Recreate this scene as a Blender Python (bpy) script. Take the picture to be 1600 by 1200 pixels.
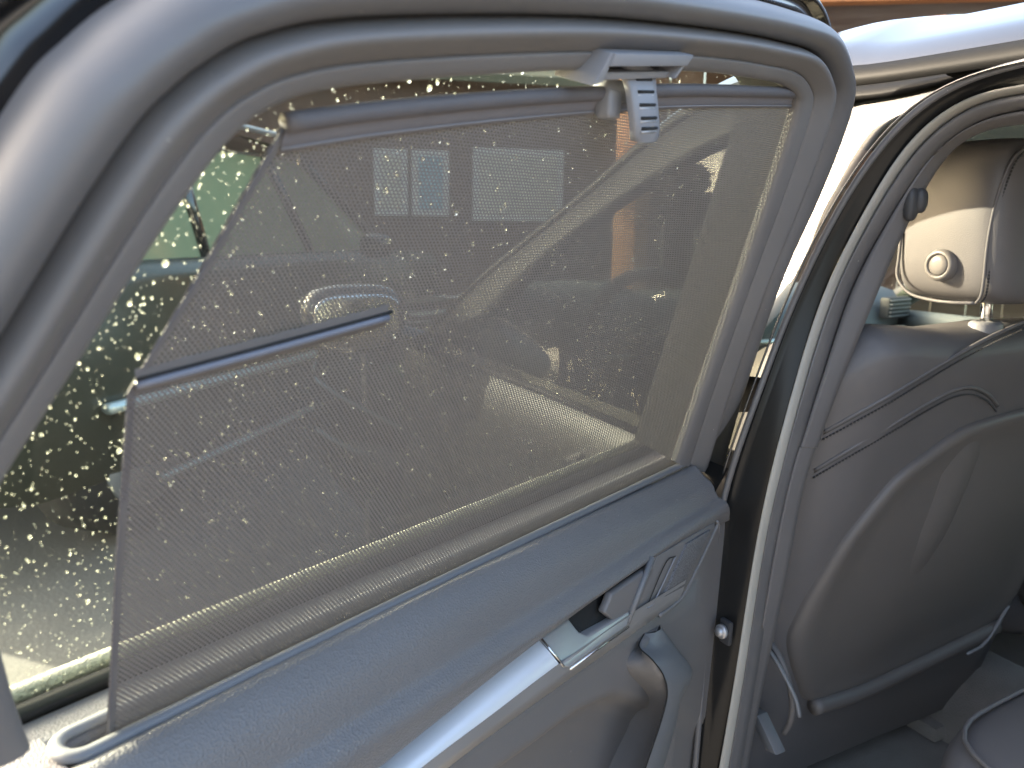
import bpy, bmesh, math, random
from mathutils import Vector, Matrix
for o in list(bpy.data.objects): bpy.data.objects.remove(o)
scene = bpy.context.scene
COL = scene.collection

# ------------------------------------------------------------ camera
CAM_POS = Vector((-0.7002, -0.7819, 1.3023))
FWD, RT, UP = Vector((0.4573, 0.8645, -0.2086)), Vector((0.8852, -0.465, 0.0139)), Vector((0.085, 0.191, 0.9779))
cd = bpy.data.cameras.new('camera'); cam = bpy.data.objects.new('camera', cd); COL.objects.link(cam)
cam.matrix_world = Matrix(((RT.x, UP.x, -FWD.x, CAM_POS.x), (RT.y, UP.y, -FWD.y, CAM_POS.y), (RT.z, UP.z, -FWD.z, CAM_POS.z), (0, 0, 0, 1)))
cd.lens, cd.sensor_width, cd.clip_start, cd.clip_end = 28.23, 36.0, 0.02, 600
cd.dof.use_dof = True; cd.dof.focus_distance = 0.85; cd.dof.aperture_fstop = 8.0
scene.camera = cam
# ------------------------------------------------------------ light
SUN_AZ, SUN_EL = math.radians(42.5), math.radians(20)          # azimuth measured from +Y towards -X
SUN = Vector((-math.sin(SUN_AZ)*math.cos(SUN_EL), math.cos(SUN_AZ)*math.cos(SUN_EL), math.sin(SUN_EL)))
world = bpy.data.worlds.new('World'); scene.world = world; world.use_nodes = True
wn = world.node_tree; bgn = wn.nodes['Background']
sky = wn.nodes.new('ShaderNodeTexSky'); sky.sky_type = 'NISHITA'; sky.sun_disc = False
sky.sun_elevation = SUN_EL; sky.sun_rotation = -SUN_AZ
sky.air_density, sky.dust_density, sky.ozone_density = 1.0, 8.0, 0.5
wn.links.new(sky.outputs[0], bgn.inputs[0]); bgn.inputs[1].default_value = 0.15
sd = bpy.data.lights.new('sun', 'SUN'); sd.energy = 3.2; sd.angle = math.radians(0.6); sd.color = (1.0, 0.88, 0.70)
sun = bpy.data.objects.new('sun', sd); COL.objects.link(sun); sun.rotation_euler = SUN.to_track_quat('Z', 'Y').to_euler()
scene.view_settings.view_transform = 'Standard'; scene.view_settings.look = 'None'
scene.view_settings.gamma = 1.0; scene.view_settings.use_curve_mapping = False
scene.view_settings.exposure = 3.0

# ------------------------------------------------------------ measured outlines (metres)
D = {
  'frame_inner': [(-0.7528, 0.0294), (-0.7603, 0.0641), (-0.7681, 0.1095), (-0.7752, 0.1446), (-0.7767, 0.1661), (-0.7679, 0.1938), (-0.7406, 0.2422), (-0.7079, 0.3005), (-0.6845, 0.3375), (-0.6693, 0.356), (-0.6558, 0.3658), (-0.6361, 0.3743), (-0.5948, 0.3841), (-0.4998, 0.4015), (-0.4047, 0.4171), (-0.2748, 0.4331), (-0.182, 0.4403), (-0.1187, 0.4434), (-0.0792, 0.4382), (-0.0635, 0.4247), (-0.0546, 0.378), (-0.0493, 0.3178), (-0.0439, 0.2238), (-0.0404, 0.1126), (-0.0351, 0.0119)],
  'frame_outer': [(-0.8483, 0.0496), (-0.8474, 0.0867), (-0.8455, 0.1335), (-0.8387, 0.1736), (-0.8301, 0.2159), (-0.8095, 0.2585), (-0.789, 0.2962), (-0.7683, 0.3365), (-0.7527, 0.364), (-0.741, 0.3779), (-0.7254, 0.3935), (-0.7015, 0.4111), (-0.6541, 0.43), (-0.5331, 0.4553), (-0.4153, 0.4739), (-0.2675, 0.4915), (-0.1589, 0.5019), (-0.0664, 0.5047), (0.0004, 0.4845), (0.0424, 0.4594), (0.0559, 0.4098), (0.0518, 0.3486), (0.0344, 0.258), (0.0528, 0.1236), (0.0961, -0.0321)],
  'flange_k': [0.1, 0.1, 0.15, 0.2, 0.25, 0.3, 0.32, 0.34, 0.36, 0.36, 0.3, 0.25, 0.25, 0.25, 0.25, 0.28, 0.3, 0.42, 0.42, 0.22, 0.1, 0.05, 0.04, 0.04, 0.04],
  'shade_left': [(-0.7102, -0.0073), (-0.7099, 0.0018), (-0.7114, 0.1266), (-0.7114, 0.2259)],
  'shade_left2': [(-0.7114, 0.2259), (-0.7032, 0.2421), (-0.6825, 0.2805), (-0.6606, 0.3243), (-0.6442, 0.3572)],
  'shade_right': [(-0.0005, -0.0057), (-0.0026, 0.0023), (-0.0138, 0.1697), (-0.0203, 0.3112), (-0.0257, 0.4441)],
  'shade_top': [(-0.6442, 0.3572), (-0.5829, 0.3704), (-0.4831, 0.388), (-0.3629, 0.4058), (-0.2473, 0.4216), (-0.0257, 0.4441)],
  'shade_bottom': [(-0.7102, -0.0073), (-0.5202, -0.0027), (-0.334, -0.0059), (-0.0005, -0.0057)],
  'rod': [(-0.6444, 0.3589), (-0.5856, 0.3709), (-0.4866, 0.388), (-0.3675, 0.4059), (-0.2527, 0.4211), (-0.0324, 0.4446)],
  'stiff': [(-0.7078, 0.2309), (-0.6447, 0.2388), (-0.5538, 0.2508)],
  'hook': [(-0.3784, 0.4203), (-0.372, 0.4109), (-0.3597, 0.3992), (-0.3468, 0.3868), (-0.3409, 0.3771)],
  'hookw': [(-0.3922, 0.418), (-0.3561, 0.4228)],
  'saddle': [(-0.367, 0.4066), (-0.3606, 0.3953)],
  'bracket': [(-0.4304, 0.428), (-0.3332, 0.4415), (-0.3411, 0.4248), (-0.4394, 0.4103)],
  'brslot': [(-0.4187, 0.422), (-0.3372, 0.4332), (-0.3467, 0.4275), (-0.4191, 0.4185)],
  'pad': [[(-0.7573, -0.012, -0.0052), (-0.7274, -0.012, 0.0006), (-0.5308, -0.012, 0.0042), (-0.351, -0.012, 0.0026), (-0.0287, -0.012, -0.0014), (-0.0023, -0.012, 0.0012)], [(-0.6618, -0.032, -0.0012), (-0.5478, -0.032, -0.0016), (-0.4094, -0.032, 0.0006), (-0.2083, -0.032, -0.0049), (-0.0685, -0.032, -0.0131), (0.0007, -0.032, -0.0101)], [(-0.6823, -0.06, -0.0565), (-0.5731, -0.06, -0.0528), (-0.4085, -0.06, -0.0513), (-0.2495, -0.06, -0.0487), (-0.1179, -0.06, -0.0432), (0.0108, -0.06, -0.0426)], [(-0.6385, -0.056, -0.0935), (-0.5533, -0.056, -0.0838), (-0.3678, -0.056, -0.0646), (-0.1928, -0.056, -0.0562), (-0.0774, -0.056, -0.0593), (0.0279, -0.056, -0.0704)]],
  'inlay_top': [(-0.6446, -0.043, -0.1074), (-0.5422, -0.043, -0.0957), (-0.4566, -0.043, -0.0862), (-0.3485, -0.043, -0.0778), (-0.319, -0.043, -0.0741)],
  'inlay_mid': [(-0.6267, -0.0655, -0.1066), (-0.5186, -0.0655, -0.0983), (-0.4389, -0.0655, -0.0959), (-0.3481, -0.0655, -0.0929), (-0.2183, -0.0655, -0.0936), (-0.1032, -0.0655, -0.1002)],
  'inlay_low': [(-0.5934, -0.0615, -0.124), (-0.4829, -0.0615, -0.1195), (-0.4088, -0.0615, -0.1194), (-0.3262, -0.0615, -0.121), (-0.2154, -0.0615, -0.1235), (-0.1078, -0.0615, -0.1257)],
  'escut': [(-0.349, -0.0455, -0.0754), (-0.305, -0.0455, -0.0731), (-0.3047, -0.0575, -0.0834), (-0.2979, -0.0625, -0.0878), (-0.2234, -0.064, -0.0928), (-0.232, -0.0675, -0.1036), (-0.3345, -0.0675, -0.1029), (-0.3424, -0.0665, -0.0977)],
  'pocket': [(-0.3068, -0.046, -0.0722), (-0.2501, -0.05, -0.0654), (-0.1616, -0.055, -0.0571), (-0.2151, -0.06, -0.0982), (-0.291, -0.058, -0.0924), (-0.301, -0.055, -0.0859)],
  'lever': [(-0.2563, -0.056, -0.0611), (-0.1686, -0.056, -0.0596), (-0.2069, -0.056, -0.1014), (-0.2493, -0.056, -0.0935), (-0.269, -0.056, -0.0766)],
  'cheek': [(-0.1825, -0.067, -0.0472), (-0.2275, -0.067, -0.1035)],
  'spkplate': [(-0.17, -0.0625, -0.0513), (-0.0317, -0.0625, -0.055), (-0.0272, -0.0625, -0.062), (-0.0981, -0.0625, -0.1196), (-0.2169, -0.0625, -0.1102)],
  'grille': [(-0.1046, -0.065, -0.0574), (-0.0448, -0.065, -0.0591), (-0.1058, -0.065, -0.1088), (-0.1537, -0.065, -0.1037)],
  'spkslot': [(-0.1529, -0.0645, -0.0639), (-0.1299, -0.0645, -0.0636), (-0.174, -0.0645, -0.1005), (-0.19, -0.0645, -0.1016)],
  'spkrim': [(-0.0254, -0.062, -0.0554), (-0.0242, -0.062, -0.0631), (-0.0942, -0.062, -0.1181), (-0.1239, -0.062, -0.1255), (-0.1558, -0.062, -0.1251)],
  'panel_right': [(0.0326, -0.054, -0.0723), (0.0413, -0.054, -0.1255), (0.0378, -0.054, -0.2227), (0.0414, -0.054, -0.3577)],
  'recess_edge': [(-0.5694, -0.052, -0.1438), (-0.4775, -0.052, -0.1537), (-0.3688, -0.052, -0.1611), (-0.2978, -0.052, -0.1634), (-0.2269, -0.052, -0.1792), (-0.1567, -0.052, -0.2221), (-0.0472, -0.052, -0.2968), (0.0426, -0.052, -0.363)],
  'pullL': [(-0.1806, -0.054, -0.1525), (-0.2046, -0.056, -0.1575), (-0.2019, -0.056, -0.1738), (-0.1637, -0.05, -0.2164), (-0.1324, -0.04, -0.2583), (-0.1414, -0.04, -0.287), (-0.1764, -0.04, -0.3256), (-0.2075, -0.04, -0.3601)],
  'pullS': [(-0.194, -0.06, -0.1458), (-0.2055, -0.082, -0.147), (-0.1935, -0.09, -0.1678), (-0.1821, -0.09, -0.1958), (-0.1879, -0.088, -0.2241), (-0.202, -0.086, -0.2519), (-0.216, -0.084, -0.2795), (-0.233, -0.08, -0.3214)],
  'pullR': [(-0.1333, -0.056, -0.1535), (-0.1034, -0.06, -0.1898), (-0.067, -0.064, -0.2341), (-0.0935, -0.062, -0.2518), (-0.0969, -0.06, -0.2848), (-0.1083, -0.058, -0.3182), (-0.1213, -0.056, -0.3505), (-0.136, -0.05, -0.4012)],
  'hinge': (0.1262, -0.02, -0.2769),
  'sA': [(0.1151, -0.2962, 1.4502), (0.1133, -0.2213, 1.4444), (0.1082, -0.1835, 1.4275), (0.0998, -0.1582, 1.3994), (0.0866, -0.1368, 1.3554), (0.0695, -0.1139, 1.2983), (0.0528, -0.1026, 1.2427), (0.0322, -0.0904, 1.174), (0.009, -0.0856, 1.0968), (-0.01, -0.0798, 1.0334), (-0.0212, -0.0718, 0.9793), (-0.0261, -0.0657, 0.8977), (-0.0318, -0.0692, 0.8041), (-0.038, -0.0742, 0.6995), (-0.0445, -0.0794, 0.592), (-0.0501, -0.0819, 0.4985)],
  'sB': [(0.1294, -0.3874, 1.4313), (0.13, -0.2902, 1.4332), (0.1299, -0.2526, 1.4331), (0.1283, -0.2136, 1.4275), (0.1197, -0.1767, 1.3991), (0.1097, -0.1591, 1.3658), (0.0993, -0.1468, 1.331), (0.0864, -0.1341, 1.2879), (0.0731, -0.122, 1.2436), (0.0585, -0.1155, 1.1948), (0.0416, -0.1152, 1.1386), (0.0225, -0.1178, 1.0749), (0.0031, -0.1186, 1.0103), (-0.0035, -0.116, 0.9418), (-0.0063, -0.1121, 0.8953), (-0.0104, -0.1104, 0.8274), (-0.0145, -0.1087, 0.7575), (-0.0184, -0.1055, 0.6938), (-0.0241, -0.0999, 0.5991), (-0.0294, -0.0949, 0.5104)],
  'sC': [(0.1399, -0.3834, 1.4265), (0.1399, -0.2856, 1.4263), (0.1397, -0.2476, 1.4258), (0.1378, -0.2134, 1.4192), (0.1298, -0.1796, 1.3927), (0.1202, -0.1625, 1.3605), (0.1103, -0.1487, 1.3277), (0.098, -0.1371, 1.2866), (0.0847, -0.126, 1.2422), (0.0698, -0.1198, 1.1926), (0.0531, -0.1194, 1.1369), (0.0343, -0.1215, 1.0745), (0.0152, -0.125, 1.0106), (0.0084, -0.1188, 0.9408), (0.0056, -0.1151, 0.8941), (0.0016, -0.1136, 0.8261), (-0.0026, -0.112, 0.7562), (-0.0064, -0.1101, 0.693), (-0.0121, -0.1048, 0.5983), (-0.0174, -0.1012, 0.5106)],
  'sD': [(0.1544, -0.3787, 1.4148), (0.1537, -0.2797, 1.4123), (0.1534, -0.2446, 1.4115), (0.1513, -0.2159, 1.4043), (0.1449, -0.1864, 1.3829), (0.1368, -0.1709, 1.3559), (0.1263, -0.1565, 1.3208), (0.1143, -0.143, 1.281), (0.1019, -0.1282, 1.2397), (0.0868, -0.1233, 1.1892), (0.071, -0.1254, 1.1367), (0.052, -0.124, 1.0732), (0.0324, -0.124, 1.0079), (0.0263, -0.1194, 0.9379), (0.0234, -0.1148, 0.8905), (0.0193, -0.1135, 0.8219), (0.0151, -0.1121, 0.7515), (0.0112, -0.1094, 0.6873), (0.0055, -0.1044, 0.5919), (0.0002, -0.101, 0.5036)],
  'sE': [(0.1761, -0.3707, 1.4035), (0.1753, -0.2691, 1.4012), (0.1751, -0.2397, 1.4005), (0.1738, -0.2134, 1.396), (0.1709, -0.1857, 1.3863), (0.1614, -0.1709, 1.3547), (0.1492, -0.1609, 1.3141), (0.1372, -0.1544, 1.274), (0.1267, -0.1481, 1.2391), (0.1092, -0.1431, 1.1806), (0.096, -0.1358, 1.1366), (0.0767, -0.1319, 1.0724), (0.0553, -0.1254, 1.0011), (0.0511, -0.1219, 0.9345), (0.0483, -0.1205, 0.8879), (0.044, -0.1156, 0.8172), (0.0396, -0.1085, 0.743), (0.0355, -0.1018, 0.6755), (0.0297, -0.098, 0.5792), (0.0244, -0.0949, 0.4894)],
  'fw_upper': [(0.1163, -0.0826, 1.4542), (0.1203, 0.0111, 1.4676), (0.1163, 0.1757, 1.4542), (0.1008, 0.3055, 1.4027), (0.0753, 0.4519, 1.3176), (0.0456, 0.6356, 1.2188), (0.0235, 0.7664, 1.1451), (0.0042, 0.859, 1.0808)],
  'fw_lower': [(0.1024, -0.229, 1.4412), (0.1003, -0.1573, 1.4344), (0.1001, -0.0896, 1.4336), (0.0952, -0.0286, 1.4172), (0.0917, 0.0784, 1.4057), (0.0804, 0.1967, 1.3681), (0.0621, 0.3325, 1.3069), (0.0345, 0.4898, 1.2152), (0.0065, 0.612, 1.1218)],
  'shell': [(0.4577, 1.0427), (0.3868, 1.0378), (0.3225, 1.0281), (0.2699, 1.0025), (0.2205, 0.9736), (0.1856, 0.9292), (0.1551, 0.8771), (0.1351, 0.8071), (0.1273, 0.7586), (0.1259, 0.7253), (0.1404, 0.6842), (0.1739, 0.6286), (0.2137, 0.585), (0.3111, 0.5804), (0.4124, 0.5898), (0.567, 0.6084), (0.6413, 0.6179), (0.6761, 0.6637), (0.6781, 0.7299)],
  'seam1': [(0.0949, -0.1101, 1.0393), (0.1205, -0.1361, 1.0664), (0.1525, -0.1535, 1.0895), (0.1992, -0.1601, 1.1108), (0.2493, -0.1653, 1.1321), (0.3073, -0.1709, 1.1536), (0.3708, -0.1752, 1.1714)],
  'seam2': [(0.0975, -0.099, 0.9856), (0.1268, -0.1274, 1.0184), (0.1822, -0.1449, 1.0503), (0.2326, -0.1503, 1.0713), (0.2764, -0.1536, 1.0846), (0.3163, -0.1535, 1.0844), (0.36, -0.1497, 1.0691), (0.3901, -0.1451, 1.0509)],
  'cam': (-0.7002, -0.7819, 1.3023),
  'fwd': (0.4573, 0.8645, -0.2086),
  'rt': (0.8852, -0.465, 0.0139),
  'up': (0.085, 0.191, 0.9779),
  'shoulder': [(0.1001, -0.1394, 1.1384), (0.1028, -0.1448, 1.1507), (0.1249, -0.1644, 1.1697), (0.1445, -0.1739, 1.179), (0.2131, -0.1758, 1.174), (0.2795, -0.1742, 1.1671), (0.3679, -0.1763, 1.1759)],
}

TAU = math.radians(17); CT, ST = math.cos(TAU), math.sin(TAU)
DOOR_ORIGIN, DOOR_TURN = Vector((-0.06, -0.03, 1.0)), math.radians(23)
def LP(a, v, w=0.0): return Vector((a, -v*ST - w*CT, v*CT - w*ST))      # leaning window plane of the door, w towards the cabin

# ------------------------------------------------------------ materials
MATS = {}
def mat(name, col=(.1, .1, .1), rough=.5, metal=0., spec=.5, bump=None, var=0., vscale=6., coat=0., emit=None, trans=0., ior=1.5, sheen=0., dust=0):
    if name in MATS: return MATS[name]
    m = bpy.data.materials.new(name); m.use_nodes = True; nt = m.node_tree; b = nt.nodes['Principled BSDF']
    b.inputs['Base Color'].default_value = (*col, 1); b.inputs['Roughness'].default_value = rough
    b.inputs['Metallic'].default_value = metal; b.inputs['Specular IOR Level'].default_value = spec
    b.inputs['Coat Weight'].default_value = coat; b.inputs['Coat Roughness'].default_value = .03
    b.inputs['Transmission Weight'].default_value = trans; b.inputs['IOR'].default_value = ior
    b.inputs['Sheen Weight'].default_value = sheen
    tc = nt.nodes.new('ShaderNodeTexCoord')
    if var:
        n = nt.nodes.new('ShaderNodeTexNoise'); n.inputs['Scale'].default_value = vscale; n.inputs['Detail'].default_value = 6
        nt.links.new(tc.outputs['Object'], n.inputs['Vector'])
        mr = nt.nodes.new('ShaderNodeMapRange'); mr.inputs[3].default_value = 1-var; mr.inputs[4].default_value = 1+var
        nt.links.new(n.outputs[0], mr.inputs[0])
        mx = nt.nodes.new('ShaderNodeVectorMath'); mx.operation = 'SCALE'; mx.inputs[0].default_value = col
        nt.links.new(mr.outputs[0], mx.inputs['Scale']); nt.links.new(mx.outputs[0], b.inputs['Base Color'])
        m2 = nt.nodes.new('ShaderNodeMapRange'); m2.inputs[3].default_value = rough*(1-var); m2.inputs[4].default_value = min(1, rough*(1+var))
        nt.links.new(n.outputs[0], m2.inputs[0]); nt.links.new(m2.outputs[0], b.inputs['Roughness'])
    if dust:
        vo = nt.nodes.new('ShaderNodeTexVoronoi'); vo.inputs['Scale'].default_value = dust; nt.links.new(tc.outputs['Object'], vo.inputs['Vector'])
        sp_ = nt.nodes.new('ShaderNodeSeparateColor'); nt.links.new(vo.outputs['Color'], sp_.inputs[0])
        mm = nt.nodes.new('ShaderNodeMath'); mm.operation = 'LESS_THAN'; mm.inputs[1].default_value = .22; nt.links.new(sp_.outputs[0], mm.inputs[0])
        sz = nt.nodes.new('ShaderNodeMath'); sz.operation = 'MULTIPLY'; sz.inputs[1].default_value = .085; nt.links.new(sp_.outputs[1], sz.inputs[0])
        m3 = nt.nodes.new('ShaderNodeMath'); m3.operation = 'LESS_THAN'; nt.links.new(vo.outputs['Distance'], m3.inputs[0]); nt.links.new(sz.outputs[0], m3.inputs[1])
        m4 = nt.nodes.new('ShaderNodeMath'); m4.operation = 'MULTIPLY'; nt.links.new(mm.outputs[0], m4.inputs[0]); nt.links.new(m3.outputs[0], m4.inputs[1])
        cm = nt.nodes.new('ShaderNodeMix'); cm.data_type = 'RGBA'; cm.inputs[7].default_value = (.34, .33, .30, 1); nt.links.new(m4.outputs[0], cm.inputs[0])
        src = b.inputs['Base Color'].links[0].from_socket; nt.links.new(src, cm.inputs[6]); nt.links.new(cm.outputs[2], b.inputs['Base Color'])
    if bump:
        kind, sc, st, dist = bump
        if kind == 'v':
            t = nt.nodes.new('ShaderNodeTexVoronoi'); t.feature = 'SMOOTH_F1'; t.inputs['Smoothness'].default_value = .6
        else:
            t = nt.nodes.new('ShaderNodeTexNoise'); t.inputs['Detail'].default_value = 3
        t.inputs['Scale'].default_value = sc
        nt.links.new(tc.outputs['Object'], t.inputs['Vector'])
        bp = nt.nodes.new('ShaderNodeBump'); bp.inputs['Strength'].default_value = st; bp.inputs['Distance'].default_value = dist
        nt.links.new(t.outputs[0], bp.inputs['Height']); nt.links.new(bp.outputs[0], b.inputs['Normal'])
    MATS[name] = m; return m
PLASTIC = mat('grained_plastic', (.158, .152, .152), .50, bump=('n', 1100, .25, .0006), var=.12, vscale=9, dust=105)
SOFT = mat('soft_touch_vinyl', (.160, .155, .156), .42, bump=('v', 620, .55, .0011), var=.10, vscale=7, dust=105)
RUBBER = mat('seal_rubber', (.130, .127, .130), .40, bump=('n', 900, .12, .0005), var=.18, vscale=14, dust=105)
FLOCK = mat('flocked_seal', (.36, .35, .32), .45, bump=('n', 1500, .3, .0006), var=.15, vscale=20)
TRIMCLOTH = mat('pillar_trim_plastic', (.125, .120, .123), .6, bump=('n', 1300, .25, .0005), var=.10, vscale=10)
LEATHER = mat('seat_leather', (.120, .116, .121), .50, bump=('v', 900, .25, .0006), var=.10, vscale=8)
SHELLP = mat('seat_shell_plastic', (.130, .121, .118), .48, bump=('n', 1200, .2, .0005), var=.15, vscale=5)
CARPET = mat('carpet', (.20, .188, .178), .95, bump=('n', 500, .9, .003), var=.30, vscale=25, sheen=.3)
GLOSSBLACK = mat('black_paint', (.012, .012, .013), .12, spec=.6, coat=1.0, var=.2, vscale=3)
STRIPBLACK = mat('strip_black', (.010, .010, .010), .55, spec=.08, var=.1)
PILLARBLACK = mat('pillar_black', (.014, .014, .014), .22, spec=.30, var=.15)
BEZEL = mat('bezel_plastic', (.155, .158, .168), .42, var=.08, bump=('n', 1300, .12, .0004))
BUTTON = mat('button_plastic', (.15, .142, .14), .42, var=.06)
SATIN = mat('satin_metal', (.46, .46, .47), .34, metal=.55, bump=('n', 1600, .05, .0003), var=.08, vscale=20)
SILVER = mat('silver_inlay', (.78, .80, .83), .38, metal=.25, var=.05, vscale=9)
NPAINT = mat('dark_paint_reflection', (.060, .060, .042), .25, spec=.5, var=.2, vscale=2)  # dark paint; its olive tint stands in for reflected surroundings
EDGETRIM = mat('edge_trim', (.12, .12, .12), .25, metal=.8)
CHROME = mat('chrome', (.80, .80, .80), .12, metal=1.)
DARKPL = mat('dark_plastic', (.045, .046, .050), .5, bump=('n', 900, .2, .0005), var=.15)
BLACKHOLE = mat('slot_black', (.012, .012, .012), .8)
HOOKPL = mat('hook_plastic', (.23, .235, .255), .42, bump=('n', 1300, .12, .0004), var=.08, vscale=20)
DASHM = mat('dash_plastic', (.12, .135, .145), .5, var=.12, bump=('n', 700, .2, .0005))
TIMBER = mat('orange_timber', (.52, .22, .085), .6, var=.30, vscale=5, bump=('n', 60, .3, .003))
BROWNW = mat('brown_boarding', (.10, .055, .036), .7, var=.35, vscale=3, bump=('n', 40, .3, .003))
PAVE = mat('paving', (.15, .14, .125), .8, var=.35, vscale=2.2, bump=('n', 60, .4, .004))
PALE = mat('pale_concrete', (.50, .50, .44), .8, var=.2, vscale=5, bump=('n', 80, .3, .003))
PANEW = mat('window_frame_white', (.75, .74, .70), .5, var=.06)
TYRE = mat('tyre', (.03, .03, .03), .8)
MINT = mat('pale_trim', (.55, .62, .60), .3, metal=.6, var=.1)
HEADLINE = mat('headliner', (.13, .125, .12), .9, var=.06, bump=('n', 800, .3, .0008))
BARK = mat('bark', (.10, .07, .05), .9, var=.3)
LEAF = mat('hedge_leaf', (.055, .095, .03), .55, var=.5, vscale=1.5)

def glass(name, tint, refl_ior=1.5, rough=0.0):
    m = bpy.data.materials.new(name); m.use_nodes = True; nt = m.node_tree; nt.nodes.clear()
    out = nt.nodes.new('ShaderNodeOutputMaterial'); tr = nt.nodes.new('ShaderNodeBsdfTransparent'); tr.inputs[0].default_value = (*tint, 1)
    gl = nt.nodes.new('ShaderNodeBsdfGlossy'); gl.inputs['Roughness'].default_value = rough
    fr = nt.nodes.new('ShaderNodeFresnel'); ge = nt.nodes.new('ShaderNodeNewGeometry'); mi_ = nt.nodes.new('ShaderNodeMapRange')
    mi_.inputs[3].default_value = refl_ior; mi_.inputs[4].default_value = 1/refl_ior      # same reflectance from both sides of a thin pane
    nt.links.new(ge.outputs['Backfacing'], mi_.inputs[0]); nt.links.new(mi_.outputs[0], fr.inputs['IOR'])
    mx = nt.nodes.new('ShaderNodeMixShader')
    nt.links.new(fr.outputs[0], mx.inputs[0]); nt.links.new(tr.outputs[0], mx.inputs[1]); nt.links.new(gl.outputs[0], mx.inputs[2])
    nt.links.new(mx.outputs[0], out.inputs[0]); return m
GLASS = glass('tinted_glass', (.80, .88, .80), 1.3)
FGLASS = glass('coated_glass', (.62, .62, .56), 1.6)
NGLASS = mat('neighbour_glass', (.26, .29, .17), .10, spec=.25)  # opaque green stands in for greenery reflected in the panes

def fabric_mat():
    m = bpy.data.materials.new('mesh_fabric'); m.use_nodes = True; nt = m.node_tree; nt.nodes.clear(); N = nt.nodes.new; K = nt.links.new
    def M(op, a, b=None):
        n = N('ShaderNodeMath'); n.operation = op
        for i, x in enumerate((a, b)):
            if x is None: continue
            if isinstance(x, (int, float)): n.inputs[i].default_value = x
            else: K(x, n.inputs[i])
        return n.outputs[0]
    uv = N('ShaderNodeUVMap'); uv.uv_map = 'UVMap'; sp = N('ShaderNodeSeparateXYZ')
    # slight irregularity of the knit
    nz = N('ShaderNodeTexNoise'); nz.inputs['Scale'].default_value = 60; K(uv.outputs[0], nz.inputs['Vector'])
    ad = N('ShaderNodeVectorMath'); ad.operation = 'MULTIPLY_ADD'; ad.inputs[1].default_value = (.0007, .0007, 0); K(nz.outputs['Color'], ad.inputs[0]); K(uv.outputs[0], ad.inputs[2])
    K(ad.outputs[0], sp.inputs[0])
    row = M('DIVIDE', sp.outputs[1], .0020); ri = M('FLOOR', row); odd = M('MODULO', M('ABSOLUTE', ri), 2.0)
    x = M('ADD', M('DIVIDE', sp.outputs[0], .0031), M('MULTIPLY', odd, .5))
    fx = M('SUBTRACT', M('FRACT', x), .5); fy = M('SUBTRACT', M('FRACT', row), .5)
    d = M('SQRT', M('ADD', M('POWER', M('ABSOLUTE', M('DIVIDE', fx, .195)), 2.0), M('POWER', M('ABSOLUTE', M('DIVIDE', fy, .235)), 2.0)))
    hole = N('ShaderNodeMapRange'); hole.interpolation_type = 'SMOOTHSTEP'; hole.inputs[1].default_value = 1.15; hole.inputs[2].default_value = .85; K(d, hole.inputs[0])
    ht = N('ShaderNodeMapRange'); ht.interpolation_type = 'SMOOTHSTEP'; ht.inputs[1].default_value = .9; ht.inputs[2].default_value = 1.8; K(d, ht.inputs[0])
    bp = N('ShaderNodeBump'); bp.inputs['Strength'].default_value = .8; bp.inputs['Distance'].default_value = .0006; K(ht.outputs[0], bp.inputs['Height'])
    cr = N('ShaderNodeMix'); cr.data_type = 'RGBA'; cr.inputs[6].default_value = (.078, .069, .070, 1); cr.inputs[7].default_value = (.158, .143, .143, 1); K(ht.outputs[0], cr.inputs[0])
    df = N('ShaderNodeBsdfPrincipled'); df.inputs['Roughness'].default_value = .62; K(cr.outputs[2], df.inputs['Base Color']); K(bp.outputs[0], df.inputs['Normal'])
    tl = N('ShaderNodeBsdfTranslucent'); tl.inputs[0].default_value = (.028, .028, .030, 1)
    m1 = N('ShaderNodeMixShader'); m1.inputs[0].default_value = .12; K(df.outputs[0], m1.inputs[1]); K(tl.outputs[0], m1.inputs[2])
    tr = N('ShaderNodeBsdfTransparent'); m2 = N('ShaderNodeMixShader'); K(hole.outputs[0], m2.inputs[0]); K(m1.outputs[0], m2.inputs[1]); K(tr.outputs[0], m2.inputs[2])
    out = N('ShaderNodeOutputMaterial'); K(m2.outputs[0], out.inputs[0]); return m
FABRIC = fabric_mat()
HEM = mat('hem_fabric', (.115, .110, .118), .55, bump=('n', 2200, .5, .0006), var=.10, vscale=60)
def drop_mat():
    m = bpy.data.materials.new('water_drop'); m.use_nodes = True; nt = m.node_tree; nt.nodes.clear(); N = nt.nodes.new
    g = N('ShaderNodeBsdfGlass'); g.inputs['IOR'].default_value = 1.33; g.inputs['Roughness'].default_value = .06
    t = N('ShaderNodeBsdfTranslucent'); t.inputs[0].default_value = (.70, .72, .58, 1)  # cream translucency stands in for backlight gathered by the clear drops
    x = N('ShaderNodeMixShader'); x.inputs[0].default_value = .07; o = N('ShaderNodeOutputMaterial')
    nt.links.new(g.outputs[0], x.inputs[1]); nt.links.new(t.outputs[0], x.inputs[2]); nt.links.new(x.outputs[0], o.inputs[0]); return m
DROP = drop_mat()

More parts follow.
